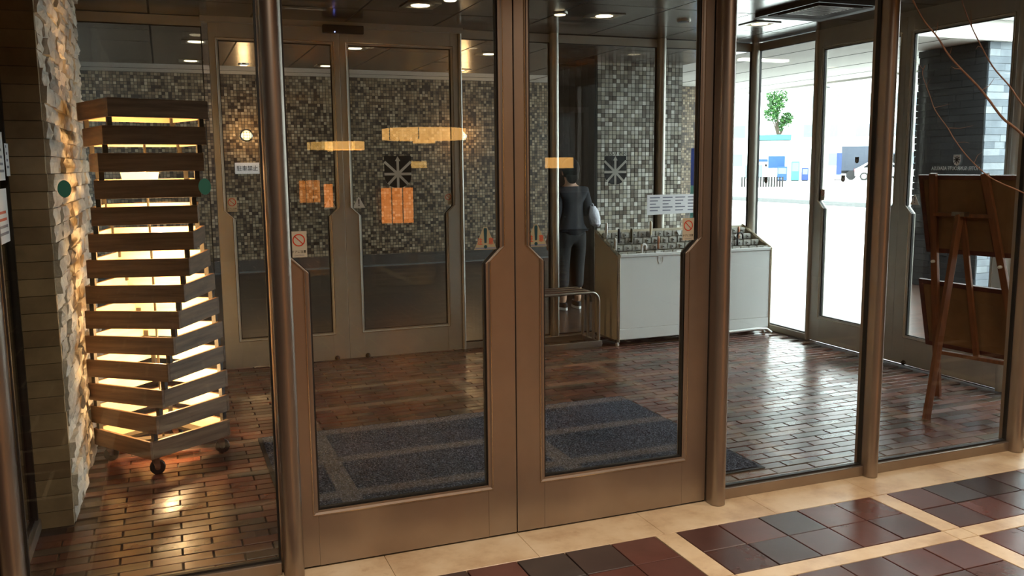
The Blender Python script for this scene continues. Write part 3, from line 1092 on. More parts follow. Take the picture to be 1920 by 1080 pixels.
struct(MB().box(0.33, 2.24, NY - .002, NY + .06, DH, 2.87).build('trim_15', A), 'door track header over the inner doors', 'header')
struct(MB().box(-0.6, 5.06, NY + .0, NY + .05, DH + .036, 2.87).build('trim_16', A), 'long head rail over the inner screen panes', 'header')

# floor bolts of the outer doors
for xk, dd in ((1.18, d3), (1.42, d4)):
    MB().lathe([(0.018, 0), (0.02, 0.008), (0.013, 0.02), (0.004, 0.024)], (xk, FY, 0.022), 14, (0, -1, 0)).build('door_stop_knob', M['lock_dark'], dd, smooth=True)
MB().lathe([(0.016, 0), (0.018, 0.008), (0.011, 0.02), (0.004, 0.024)], (SX, 4.93, 0.022), 14, (-1, 0, 0)).build('door_stop_knob', M['lock_dark'], d6, smooth=True)

# ---- writing and stickers on the glazing
gy = NY + .0155
no_door_sticker(FR((0.439, gy, 1.224), XA, nX), 0.056, 0.094, d1, 'cream sticker with red prohibition ring and Japanese caption')
no_door_sticker(FR((2.066, gy, 1.222), XA, nX), 0.056, 0.094, d2, 'cream sticker with red prohibition ring and Japanese caption')
caution_sticker(FR((1.150, gy, 1.218), XA, nX), 0.094, 0.088, d1, 'pale triangular caution sticker with dark exclamation mark')
caution_sticker(FR((1.363, gy, 1.221), XA, nX), 0.094, 0.088, d2, 'pale triangular caution sticker with dark exclamation mark')
gf = FY + .0155
no_door_sticker(FR((0.456, gf, 1.230), XA, nX), 0.072, 0.105, d3, 'small white sticker with a red ring')
no_door_sticker(FR((2.112, gf, 1.235), XA, nX), 0.062, 0.092, d4, 'small pink and white sticker with a red ring')
warn_triangle(FR((1.170, gf, 1.222), XA, nX), 0.095, d3, 'white warning triangle sticker')
warn_triangle(FR((1.392, gf, 1.222), XA, nX), 0.095, d4, 'white warning triangle sticker')
emblem(FR((1.706, gf, 1.452), XA, nX), 0.215, d4)
emblem(FR((3.628, FY + .0435, 1.445), XA, nX), 0.213, w7)
gs = SX + .0155
warn_triangle(FR((gs, 4.925, 1.222), UY, nY), 0.085, d6, 'white warning triangle sticker')
no_door_sticker(FR((gs, 5.895, 1.232), UY, nY), 0.052, 0.088, d5, 'brownish sticker with a red ring')
e6 = MB()
fr6 = FR((gs, 4.578, 1.505), UY, nY)
e6.prism([(-.03, .035), (-.03, -.01), (-.018, -.032), (0, -.04), (.018, -.032), (.03, -.01), (.03, .035)], fr6, 0, .0006)
b6 = e6.build('shield_emblem', M['white_text'], d6)
m6 = MB()
for ang in (0, 45, 90, 135):
    a = math.radians(ang)
    dx, dz, ex, ez = math.cos(a) * .026, math.sin(a) * .026, -math.sin(a) * .003, math.cos(a) * .003
    m6.prism([(dx + ex, dz + ez), (-dx + ex, -dz + ez), (-dx - ex, -dz - ez), (dx - ex, dz - ez)], fr6, .0006, .0012)
m6.build('star', M['ink'], b6)
text_poly(MB(), 'HOTEL SUNROUTE ASAKUSA', FR((gs, 4.59, 1.448), UY, nY), width=0.40, height=0.026, mirror=True).build('lettering', M['white_text'], d6)
emblem(FR((gs, 5.664, 1.366), UY, nY), 0.045, d5, False)
emblem(FR((gs, 5.52, 1.510), UY, nY), 0.042, d5, False)
emblem(FR((SX + .0135, 6.637, 1.341), UY, nY), 0.05, w9, False)
MB().prism(circle(.012, 20), FR((SX + .0135, 6.644, 1.474), UY, nY), 0, .0006).build('dot_sticker', M['ink'], w9)
for xk in (0.130, -0.303):
    b = MB().prism(circle(0.0205, 24, 0, 0, 0.028), FR((xk, NY + .0135, 1.436), XA, nX), 0, 0.0006).build('dot_sticker', M['teal_dot'], w1)
    b['label'] = 'round teal dot on the glass'

# ================================================================ THINGS
# ---- twisted lamp tower of stacked wooden square frames on castors
LC = Vector((-0.080, 4.845, 0))
lt = empty('lamp_tower', LC)
tag(lt, 'tall twisted lamp tower of stacked wooden square frames, glowing inside, on castors', 'lamp')
S2 = 0.238
PT = 0.016
PHT = 0.088
ZP = 0.1267
plank_me = MB().box(-S2, S2, -PT / 2, PT / 2, -PHT / 2, PHT / 2).mesh('plank')
M['plank_inner'] = wood_mat('pale_unstained_pine', srgb(214, 190, 150), srgb(236, 216, 180))
plank_me.materials.append(M['plank'])
plank_in = MB().box(-S2 + PT, S2 - PT, -PT / 2, PT / 2, -PHT / 2, PHT / 2).mesh('plank')
plank_in.materials.append(M['plank'])
for me in (plank_me, plank_in):
    me.materials.append(M['plank_inner'])
    for f in me.polygons:
        if f.normal.y > .9:
            f.material_index = 1
for kx in range(14):
    z = 1.782 - ZP * kx
    th = math.radians(20 - 5.75 * kx)
    for q in range(4):
        a = th + q * PI / 2
        me = plank_me if q % 2 == 0 else plank_in
        o = link(bpy.data.objects.new('plank', me), lt)
        o.location = (math.sin(a) * (S2 - PT / 2), -math.cos(a) * (S2 - PT / 2), z)
        o.rotation_euler = (0, 0, a)
        b = o.modifiers.new('soft_edge', 'BEVEL')
        b.width = 0.0015
    # spacer blocks at the four corners up to the frame above
    if kx:
        sp = MB()
        for q in range(4):
            a = th + math.radians(2.9) + q * PI / 2 + PI / 4
            r = (S2 - PT) * 1.36
            x, y = LC.x + math.cos(a) * r, LC.y + math.sin(a) * r
            f = (Vector((x, y, z + PHT / 2 - .03)), Vector((math.cos(a + PI / 4), math.sin(a + PI / 4), 0)), Vector((-math.sin(a + PI / 4), math.cos(a + PI / 4), 0)), Vector((0, 0, 1)))
            MB().prism([(-.011, -.011), (.011, -.011), (.011, .011), (-.011, .011)], f, 0, ZP - PHT + .06).build('spacer_block', M['post_black'], lt)
zb14 = 1.782 - ZP * 13 - PHT / 2
th14 = math.radians(20 - 5.75 * 13)
fr14 = (Vector((LC.x, LC.y, zb14)), Vector((math.cos(th14), math.sin(th14), 0)), Vector((-math.sin(th14), math.cos(th14), 0)), Vector((0, 0, 1)))
for sx_, sy_ in ((0, 1), (0, -1), (1, 0), (-1, 0)):
    if sx_ == 0:
        pl = [(-S2 + .02, sy_ * .19 - .03), (S2 - .02, sy_ * .19 - .03), (S2 - .02, sy_ * .19 + .03), (-S2 + .02, sy_ * .19 + .03)]
    else:
        pl = [(sx_ * .19 - .03, -.16), (sx_ * .19 + .03, -.16), (sx_ * .19 + .03, .16), (sx_ * .19 - .03, .16)]
    MB().prism(pl, fr14, 0.002, 0.018).build('base_board', M['post_black'], lt)
for sx_, sy_ in ((1, 1), (1, -1), (-1, 1), (-1, -1)):
    c = fr14[0] + fr14[1] * (sx_ * .195) + fr14[2] * (sy_ * .195)
    fork = MB()
    fork.box(c.x - .022, c.x + .022, c.y - .022, c.y + .022, zb14 - .003, zb14 + .003)
    fork.lathe([(.012, 0), (.014, .008), (.010, .010)], (c.x, c.y, zb14 - .012), 14)
    for sd in (-1, 1):
        f2 = (Vector((c.x + .012, c.y + sd * .015, 0)), Vector((1, 0, 0)), Vector((0, 0, 1)), Vector((0, sd, 0)))
        fork.prism([(-.024, zb14 - .006), (.014, zb14 - .006), (.018, .044), (.006, .028), (-.008, .044)], f2, 0, .003)
    fk = fork.build('castor_fork', M['chrome'], lt, smooth=True)
    MB().lathe([(.004, -.013), (.033, -.013), (.037, -.009), (.037, .009), (.033, .013), (.004, .013)], (c.x + .016, c.y, .037), 22, (0, 1, 0)).build('castor_wheel', M['rubber'], fk, smooth=True)
    MB().lathe([(.002, -.0145), (.013, -.0145), (.013, .0145), (.002, .0145)], (c.x + .016, c.y, .037), 14, (0, 1, 0)).build('wheel_hub', M['chrome'], fk, smooth=True)
# central stem with lit lampshade and bulbs
MB().tube([(LC.x, LC.y, zb14 + .01), (LC.x, LC.y, 1.70)], .006, 8).build('stem', M['post_black'], lt)
MB().box(LC.x - .16, LC.x + .16, LC.y - .03, LC.y + .03, zb14 + .002, zb14 + .02).build('cross_board', M['post_black'], lt)
MB().lathe([(.070, 0), (.090, .105), (.088, .105), (.068, .002)], (LC.x - .03, LC.y, 1.375), 24).build('lamp_shade', M['shade_lit'], lt, smooth=True)
for zb in (0.295, 0.562, 0.962, 1.228):
    MB().lathe([(.010, .002), (.011, .015), (.018, .028), (.021, .040), (.018, .052), (.010, .060), (.003, .063)], (LC.x + .035, LC.y, zb), 14).build('bulb', M['bulb'], lt, smooth=True)
    MB().tube([(LC.x, LC.y, zb + .004), (LC.x + .035, LC.y, zb + .002)], .005, 8).build('bulb_arm', M['post_black'], lt)
    lamp('tower_bulb_light', 'POINT', (LC.x + .035, LC.y, zb + .04), 36.0, (1.0, 0.62, 0.30), 0.03)
lamp('tower_bulb_light', 'POINT', (LC.x - .03, LC.y, 1.50), 9.0, TUNG, 0.03)

# ---- entrance mat
mt = empty('entrance_mat', (1.545, 4.22, 0))
tag(mt, 'large blue-grey ribbed entrance mat lying inside the inner doors', 'mat')
x0, x1, y0, y1 = 0.402, 2.69, 3.475, 4.965
m = MB()
nx, ny = 230, 150
vs = []
for j in range(ny + 1):
    for i in range(nx + 1):
        wv = 0.0022 * math.sin(j * 2.1) + rnd(-.0018, .0018)
        vs.append((x0 + .02 + (x1 - x0 - .04) * i / nx, y0 + .02 + (y1 - y0 - .04) * j / ny, 0.0105 + wv))
fs = [(j * (nx + 1) + i, j * (nx + 1) + i + 1, (j + 1) * (nx + 1) + i + 1, (j + 1) * (nx + 1) + i) for j in range(ny) for i in range(nx)]
m.add(vs, fs)
m.build('pile', M['mat'], mt)
MB().prism([(x0, y0), (x1, y0), (x1, y1), (x0, y1)], (Vector((0, 0, 0)), Vector((1, 0, 0)), Vector((0, 1, 0)), Vector((0, 0, 1))), 0.0015, 0.0065).build('rubber_border', M['mat_edge'], mt, bevel=.003)

# ---- umbrella locker stand
US = empty('umbrella_stand', (4.165, 6.58, 0))
tag(US, 'wide white umbrella locker stand with sloping top and rows of numbered locks', 'umbrella stand')
ux0, ux1, uy0, uy1 = 3.405, 4.925, 6.365, 6.79
hf, hb = 0.765, 0.945
frS = lambda x: (Vector((x, 0, 0)), Vector((0, 1, 0)), Vector((0, 0, 1)), Vector((1, 0, 0)))
side = [(uy0 + .012, .055), (uy1, .055), (uy1, hb - .012), (uy0 + .012, hf - .012)]
MB().prism(side, frS(ux0), 0.004, 0.018).build('side_panel', M['cream_panel'], US)
MB().prism(side, frS(ux1 - .022), 0.004, 0.018).build('side_panel', M['cream_panel'], US)
for xx in (ux0, ux1 - .022):
    MB().ring([(uy0, .04), (uy1 + .006, .04), (uy1 + .006, hb), (uy0, hf)], [(uy0 + .014, .056), (uy1 - .008, .056), (uy1 - .008, hb - .020), (uy0 + .014, hf - .016)], frS(xx), 0, 0.022).build('edge_trim', M['bead'], US, bevel=.002)
MB().box(ux0 + .02, ux1 - .02, uy0 + .003, uy0 + .016, .15, hf - .016).build('front_panel', M['white_panel'], US)
MB().box(ux0 + .02, ux1 - .02, uy0 - .004, uy0 + .022, hf - .024, hf + .002).build('front_rim', M['white_panel'], US, bevel=.004)
MB().box(ux0 + .012, ux1 - .012, uy0 + .001, uy0 + .018, .058, .146).build('plinth_panel', M['white_panel'], US, bevel=.003)
MB().box(ux0 + .02, ux1 - .02, uy1 - .012, uy1, .055, hb - .01).build('back_panel', M['cream_panel'], US)
MB().box(ux0 + .02, ux1 - .02, uy0 + .016, uy1 - .012, .055, .07).build('drip_tray', M['steel'], US)
MB().ring([(-.026, .034), (-.026, -.008), (-.014, -.03), (.014, -.03), (.026, -.008), (.026, .034)], [(-.019, .027), (-.019, -.006), (-.010, -.023), (.010, -.023), (.019, -.006), (.019, .027)], FR((3.805, uy0 + .003, .705), XA, nX), 0, .004).build('shield_badge', M['white_panel'], US)
text_poly(MB(), 'S', FR((3.805, uy0 + .002, .707), XA, nX), height=.026).build('badge_letter', M['silver'], US)
for cx, cy in ((ux0 + .012, uy0 + .03), (ux1 - .05, uy0 + .03), (ux0 + .012, uy1 - .03), (ux1 - .05, uy1 - .03)):
    fk = MB().box(cx - .012, cx + .012, cy - .012, cy + .012, .030, .060).build('castor_fork', M['chrome'], US, bevel=.003)
    MB().lathe([(.003, -.009), (.017, -.009), (.018, -.006), (.018, .006), (.017, .009), (.003, .009)], (cx, cy - .006, .018), 16, (1, 0, 0)).build('castor_wheel', M['white_panel'], fk, smooth=True)
MB().tube([(4.05, uy0 - .03, .048), (4.3, uy0 - .05, .052), (4.75, uy0 - .045, .06), (4.86, uy0 - .04, .05), (4.90, uy0 - .05, .018)], .013, 10).build('pull_bar', M['white_panel'], US, smooth=True)
LKS = []
lock_me = MB().box(-.037, .037, -.013, .013, -.02, .022).box(-.010, .010, -.020, -.012, -.012, .014).box(-.030, .030, -.008, .010, .020, .026).mesh('lock')
lock_me.materials.append(M['lock'])
key_me = MB().lathe([(.006, 0), (.006, .002)], (0, -.020, .002), 10, (0, -1, 0)).mesh('keyhole')
key_me.materials.append(M['ink'])
for r_ in range(4):
    ry = uy0 + .065 + .102 * r_
    rz = hf - .012 + .046 * r_
    MB().box(ux0 + .022, ux1 - .022, ry + .013, ry + .03, rz - .03, rz + .018).build('lock_rail', M['steel'], US)
    for i in range(17):
        lx = ux0 + .075 + i * .0853 + (r_ % 2) * .012
        o = link(bpy.data.objects.new('lock', lock_me), US)
        o.location = Vector((lx, ry, rz)) - LOC[US.name]
        kx = link(bpy.data.objects.new('keyhole', key_me), o)
        LKS.append((lx, ry, rz))
for (lx, r_) in ((3.80, 0), (4.00, 0), (4.19, 3), (4.88, 0), (4.72, 2)):
    ry, rz = uy0 + .065 + .102 * r_, hf - .012 + .046 * r_
    MB().prism([(-.024, .022), (.026, .026), (.014, -.014), (.004, -.018)], FR((lx, ry - .024, rz), XA, nX), 0, .004).build('key_tag', M['keytag'], US)


def umbrella(name, label, lx, r_, colr, hook, hrad=.026, turn=0.0):
    ry, rz = uy0 + .065 + .102 * r_, hf - .012 + .046 * r_
    bx_, by_ = lx, ry - .030
    u = empty(name, (bx_, by_, .075))
    tag(u, label, 'umbrella', 'umbrellas parked in the locker stand')
    hz = rz + .035
    dx, dy = math.cos(turn), math.sin(turn)
    if hook:
        pts = [(bx_, by_, hz - .05), (bx_, by_, hz + .02)]
        for i in range(9):
            a = PI * i / 8
            pts.append((bx_ + dx * hrad * (1 - math.cos(a)), by_ + dy * hrad * (1 - math.cos(a)), hz + .03 + hrad * math.sin(a)))
        pts.append((bx_ + 2 * hrad * dx, by_ + 2 * hrad * dy, hz + .005))
        MB().tube(pts, .0085, 10).build('handle', colr, u, smooth=True)
    else:
        MB().lathe([(.009, -.04), (.011, 0), (.012, .05), (.010, .075), (.004, .08)], (bx_, by_, hz), 12).build('handle', colr, u, smooth=True)
    MB().tube([(bx_, by_, .09), (bx_, by_, hz - .04)], .004, 8).build('shaft', M['steel'], u)
    MB().lathe([(.006, .0), (.010, .02), (.012, .25), (.011, .48), (.006, .50)], (bx_, by_, .13), 10).build('folded_canopy', M['trouser'], u, smooth=True)
    return u


wood_h = mat('brown_umbrella_handle', srgb(150, 96, 62), 0.35)
cream_h = mat('cream_umbrella_handle', srgb(214, 200, 170), 0.4)
umbrella('umbrella', 'umbrella with white hooked handle in the front row of the locker stand', 3.645, 0, M['keytag'], True, .020)
umbrella('umbrella', 'umbrella with brown hooked handle in the second row of the locker stand', 3.86, 1, wood_h, True, .020, 0.9)
umbrella('umbrella', 'umbrella with cream straight handle in the back row of the locker stand', 3.905, 3, cream_h, False)
umbrella('umbrella', 'umbrella with slim white handle at the bench end of the back row', 3.475, 3, M['keytag'], False)
umbrella('umbrella', 'umbrella with white hooked handle at the bench end of the stand', 3.455, 1, M['keytag'], True, .018, 1.2)
umbrella('umbrella', 'umbrella with black straight handle near the bench end of the stand', 3.54, 2, M['rubber'], False)
umbrella('umbrella', 'umbrella with olive handle in the third row of the stand', 3.66, 2, mat('olive_umbrella_handle', srgb(80, 76, 50), 0.4), False)
umbrella('umbrella', 'umbrella with black hooked handle at the street end of the stand', 4.655, 1, M['rubber'], True, .028)
umbrella('umbrella', 'umbrella with orange-brown hooked handle at the street end of the stand', 4.74, 2, mat('amber_umbrella_handle', srgb(176, 106, 58), 0.35), True, .020, 0.9)

# ---- tubular bench beside the stand
bn = empty('tubular_bench', (2.86, 6.58, 0))
tag(bn, 'low metal bench of bent steel tubes with brown slats beside the umbrella stand', 'bench')
bx0, bx1, bz = 2.46, 3.26, 0.462
for i, yy in enumerate((6.42, 6.52, 6.62, 6.72)):
    pts = [(bx0, yy, .055), (bx0, yy, bz - .07)]
    for q in range(1, 7):
        a = PI - PI / 2 * q / 6
        pts.append((bx0 + .07 + .07 * math.cos(a), yy, bz - .07 + .07 * math.sin(a)))
    for q in range(0, 7):
        a = PI / 2 - PI / 2 * q / 6
        pts.append((bx1 - .07 + .07 * math.cos(a), yy, bz - .07 + .07 * math.sin(a)))
    pts += [(bx1, yy, .055)]
    MB().tube(pts, .0125, 10).build('hoop_tube', M['steel'], bn, smooth=True)
for i, yy in enumerate((6.47, 6.57, 6.67)):
    MB().box(bx0 + .07, bx1 - .07, yy - .034, yy + .034, bz - .006, bz + .008).build('slat', M['frame_wood'], bn, bevel=.003)
for yy in (6.405, 6.72):
    MB().box(bx0 - .02, bx1 + .02, yy - .012, yy + .012, .012, .062).build('base_rail', M['steel'], bn, bevel=.003)
for xx in (bx0, bx1):
    MB().box(xx - .012, xx + .012, 6.41, 6.72, .02, .058).build('base_rail', M['steel'], bn, bevel=.003)

# ---- easel with two framed boards seen from behind
F1, F2 = Vector((4.56, 4.18, 0)), Vector((4.69, 3.63, 0))
T1, T2 = Vector((4.345, 4.11, 1.425)), Vector((4.42, 3.81, 1.425))
P0 = Vector((4.068, 3.80, 0.0))
ez = empty('easel', ((F1 + F2 + P0) / 3).to_tuple())
tag(ez, 'brown wooden display easel seen from behind, standing by the side doors', 'easel')
fwd = Vector((0.97, 0.235, 0))
for a, b in ((F1, T1), (F2, T2)):
    MB().beam(a, b, .042, .026, (1, .2, 0)).build('upright', M['easel_wood'], ez, bevel=.002)
hinge = (T1.lerp(F1, .18) + T2.lerp(F2, .18)) / 2
MB().beam(P0, hinge + Vector((-.035, -.01, .01)), .042, .026, (0, 1, 0)).build('prop_leg', M['easel_wood'], ez, bevel=.002)
MB().beam(T1.lerp(F1, .175), T2.lerp(F2, .175), .03, .022).build('cross_bar', M['easel_wood'], ez, bevel=.002)
MB().beam(T1.lerp(F1, .79), T2.lerp(F2, .79), .034, .022).build('cross_bar', M['easel_wood'], ez, bevel=.002)
MB().beam((T1.lerp(F1, .79) + T2.lerp(F2, .79)) / 2, hinge, .034, .02, (1, .2, 0)).build('centre_bar', M['easel_wood'], ez, bevel=.002)
hb_ = hinge + Vector((-.03, -.008, .012))
MB().box(hb_.x - .02, hb_.x + .02, hb_.y - .045, hb_.y + .045, hb_.z - .008, hb_.z + .016).build('hinge_block', M['steel'], ez)
peg_me = MB().lathe([(.006, 0), (.006, .03)], (0, 0, 0), 8, (-.97, -.235, 0)).mesh('peg_hole')
peg_me.materials.append(M['ink'])
for a, b in ((F1, T1), (F2, T2)):
    for q in range(8):
        p = a.lerp(b, .30 + q * .055)
        o = link(bpy.data.objects.new('peg_hole', peg_me), ez)
        o.location = p - fwd * -0.012 + Vector((0.006, 0, 0)) - LOC[ez.name]
    p = a.lerp(b, .62)
    MB().lathe([(.010, 0), (.010, .02), (.006, .026)], p - fwd * .012, 10, (-.97, -.235, 0)).build('white_peg', M['keytag'], ez)
lean = (T1 + T2) / 2 - (F1 + F2) / 2
lean.normalize()
wd_ = (F2 - F1).normalized()
nn = wd_.cross(lean)
if nn.x < 0:
    nn = -nn


def framed_board(label, o, wv, W, H):
    b = empty('framed_board', o)
    tag(b, label, 'board')
    fr = (Vector(o), Vector(wv), lean, nn)
    t = .028
    MB().ring([(0, 0), (W, 0), (W, H), (0, H)], [(t, t), (W - t, t), (W - t, H - t), (t, H - t)], fr, 0.0, .024).build('frame', M['frame_wood'], b, bevel=.002)
    MB().prism([(t, t), (W - t, t), (W - t, H - t), (t, H - t)], fr, .004, .009).build('backing_board', M['board_back'], b)
    MB().prism([(t, t), (W - t, t), (W - t, H - t), (t, H - t)], fr, .0145, .018).build('front_sheet', M['paper'], b)
    return b


base1 = T1.lerp(F1, .345) - wd_ * .065 + nn * .016
framed_board('large framed board resting high on the easel, its brown back to us', base1, wd_, 0.80, 0.485)
base2 = T1.lerp(F1, .770) - wd_ * .085 + nn * .018
framed_board('smaller framed board hanging low on the easel, its brown back to us', base2, (wd_ + Vector((0, 0, -.03))).normalized(), 0.60, 0.435)

# ---- bare branches in a tall vase, lobby side
va = empty('branch_vase', (4.25, 2.35, 0))
tag(va, 'dark tall floor vase holding bare branches in front of the glass screen', 'vase')
MB().lathe([(.10, .0), (.12, .01), (.16, .25), (.15, .5), (.09, .68), (.085, .74), (.10, .78), (.09, .78), (.075, .74), (.08, .68)], (4.25, 2.35, .0), 28).build('vase_body', M['ceramic'], va, smooth=True)


def spline(pts, n=6):
    P = [Vector(p) for p in pts]
    P = [P[0] * 2 - P[1]] + P + [P[-1] * 2 - P[-2]]
    out = []
    for i in range(1, len(P) - 2):
        for q in range(n):
            t = q / n
            a, b, c, d = P[i - 1], P[i], P[i + 1], P[i + 2]
            out.append(0.5 * ((2 * b) + (c - a) * t + (2 * a - 5 * b + 4 * c - d) * t * t + (3 * b - a - 3 * c + d) * t ** 3))
    out.append(P[-2])
    return out


BRA = [(2.89, 2.95, 2.26), (2.925, 2.92, 2.158), (2.954, 2.887, 2.074), (2.996, 2.853, 2.005), (3.024, 2.82, 1.934), (3.049, 2.787, 1.882), (3.12, 2.753, 1.804), (3.152, 2.72, 1.744), (3.199, 2.687, 1.668), (3.24, 2.62, 1.596), (3.55, 2.5, 1.30), (3.95, 2.40, 0.95), (4.23, 2.35, 0.62), (4.25, 2.35, 0.2)]
BRB = [(3.19, 2.96, 2.28), (3.191, 2.92, 2.173), (3.181, 2.86, 2.068), (3.187, 2.8, 1.963), (3.19, 2.74, 1.875), (3.218, 2.68, 1.794), (3.26, 2.62, 1.690), (3.55, 2.5, 1.38), (3.97, 2.39, 0.98), (4.25, 2.36, 0.62), (4.26, 2.36, 0.2)]
BRC = [(3.018, 2.93, 1.898), (2.964, 2.887, 1.855), (2.973, 2.853, 1.77), (2.974, 2.82, 1.705), (3.011, 2.787, 1.633), (3.016, 2.753, 1.584), (3.057, 2.72, 1.513), (3.128, 2.687, 1.441), (3.18, 2.653, 1.404), (3.263, 2.62, 1.366), (3.6, 2.5, 1.2), (3.96, 2.41, 0.93), (4.24, 2.34, 0.62), (4.24, 2.34, 0.2)]
for pts, r0, lb in ((BRA, .0052, 'longest bare russet branch arching across the pane by the easel'), (BRB, .0038, 'bare russet branch nearest the vase arching upward'), (BRC, .0026, 'thin bare branch ending low before the dark slate pillar')):
    sp = spline(pts)
    n = len(sp)
    b = MB().tube(sp, [r0 * (.42 + .9 * i / n) for i in range(n)], 8).build('bare_branch', M['bark'], smooth=True)
    tag(b, lb, 'branch', 'branches standing in the vase')
    for q in range(6):
        i = int(n * (.04 + .09 * q))
        p = sp[i]
        a = rnd(0, 6.28)
        L = rnd(.05, .14)
        e = p + Vector((math.cos(a) * L * .8, rnd(-.03, .02), abs(math.sin(a)) * L * .6 - .01))
        mid = p.lerp(e, .5) + Vector((rnd(-.01, .01), 0, rnd(-.012, .012)))
        MB().tube([p, mid, e], [r0 * .35, r0 * .25, r0 * .12], 6).build('twig', M['bark'], b, smooth=True)

# ---- lights, sensors and fittings on the ceilings
spot_n = [0]


def square_downlight(x, y, label, e=2.0, sz=.115):
    c = empty('ceiling_downlight', (x, y, CZ))
    tag(c, label, 'ceiling light', 'square downlights in the dark panels')
    MB().ring([(-sz, -sz), (sz, -sz), (sz, sz), (-sz, sz)], [(-sz + .035, -sz + .035), (sz - .035, -sz + .035), (sz - .035, sz - .035), (-sz + .035, sz - .035)], (Vector((x, y, CZ)), Vector((1, 0, 0)), Vector((0, 1, 0)), Vector((0, 0, -1))), 0.0, .007).build('bezel', M['steel'], c)
    MB().prism([(-sz + .036, -sz + .036), (sz - .036, -sz + .036), (sz - .036, sz - .036), (-sz + .036, sz - .036)], (Vector((x, y, CZ)), Vector((1, 0, 0)), Vector((0, 1, 0)), Vector((0, 0, -1))), 0.0005, .003).build('reflector_plate', M['sticker_w'], c)
    MB().lathe([(.002, -.0035), (.062, -.0035), (.062, -.006), (.002, -.006)], (x, y, CZ), 22).build('diffuser', M['glow'], c)
    lamp('downlight_glow', 'SPOT', (x, y, CZ - .012), e * 5.5, (1.0, 0.76, 0.48), 0.05, spot=120)


for x, y, lb in ((1.66, 5.90, 'square downlight in the vestibule ceiling before the outer doors'), (3.03, 5.90, 'square downlight in the vestibule ceiling above the bench'), (4.35, 5.86, 'square downlight in the vestibule ceiling near the side doors'), (0.32, 5.90, 'square downlight in the vestibule ceiling above the lamp tower')):
    square_downlight(x, y, lb)
for x, y, lb in ((0.32, 8.15, 'square porch downlight seen above the lamp tower'), (1.68, 8.18, 'square porch downlight seen through the emblem door'), (2.99, 8.22, 'square porch downlight seen beside the emblem door'), (0.32, 9.6, 'farthest square porch downlight above the lamp tower'), (1.68, 9.68, 'farthest square porch downlight between the outer doors'), (3.16, 9.70, 'farthest square porch downlight beyond the bench pane')):
    square_downlight(x, y, lb, 1.0)
for x, y, lb in ((1.78, 5.62, 'small round ceiling light above the outer doors'), (2.68, 5.90, 'small round ceiling light above the tubular bench'), (0.84, 9.77, 'small round porch light above the lamp tower side')):
    c = empty('round_ceiling_light', (x, y, CZ))
    tag(c, lb, 'ceiling light')
    MB().lathe([(.002, 0), (.055, 0), (.055, -.008), (.042, -.012), (.002, -.012)], (x, y, CZ), 22).build('bezel', M['steel'], c, smooth=True)
    MB().lathe([(.002, -.0122), (.040, -.0122), (.038, -.015), (.002, -.016)], (x, y, CZ), 20).build('diffuser', M['glow'], c)
sd = empty('smoke_detector', (3.69, 5.89, CZ))
tag(sd, 'round dark slotted speaker in the vestibule ceiling', 'speaker')
MB().lathe([(.002, 0), (.052, 0), (.052, -.010), (.045, -.014), (.002, -.014)], (3.69, 5.89, CZ), 22).build('rim', M['steel'], sd, smooth=True)
for i in range(-3, 4):
    hw = math.sqrt(.042 ** 2 - (i * .012) ** 2)
    MB().box(3.69 - hw, 3.69 + hw, 5.89 + i * .012 - .004, 5.89 + i * .012 + .004, CZ - .017, CZ - .013).build('slot', M['ink'], sd)
ac = empty('air_conditioner', (4.32, 5.15, CZ))
tag(ac, 'square dark air conditioner cassette in the ceiling near the side doors', 'air conditioner')
frA = (Vector((4.32, 5.15, CZ)), Vector((1, 0, 0)), Vector((0, 1, 0)), Vector((0, 0, -1)))
sq = lambda s: [(-s, -s * 1.15), (s, -s * 1.15), (s, s * 1.15), (-s, s * 1.15)]
MB().ring(sq(.29), sq(.235), frA, 0, .03, .02).build('outer_frame', M['grille'], ac)
MB().ring(sq(.23), sq(.19), frA, 0, .028, .016).build('louver_ring', M['black'], ac)
MB().ring(sq(.185), sq(.15), frA, 0, .026, .016).build('louver_ring', M['grille'], ac)
MB().prism(sq(.148), frA, 0, .02).build('centre_grille', M['alu_far'], ac)
for i in range(9):
    MB().box(4.18, 4.46, 5.0 + i * .036, 5.006 + i * .036, CZ - .023, CZ - .020).build('grille_bar', M['grille'], ac)
sn = empty('door_sensor', (1.30, FY - .05, 2.51))
tag(sn, 'slim door sensor housing with a blue light above the outer doors', 'sensor')
MB().box(1.15, 1.452, FY - .085, FY - .044, 2.472, 2.532).build('housing', M['gasket'], sn, bevel=.006)
MB().lathe([(.001, 0), (.004, 0), (.004, .002), (.001, .003)], (1.235, FY - .085, 2.480), 10, (0, -1, 0)).build('indicator_light', M['led'], sn)
for i, (x, y) in enumerate(((7.2, 9.6), (7.2, 12.2))):
    c = MB().box(x - .35, x + .35, y - .06, y + .06, 2.775, 2.80).build('soffit_light', M['glow_out'])
    tag(c, ('slim light panel in the pale canopy nearer the side doors', 'slim light panel in the pale canopy farther along')[i], 'ceiling light')

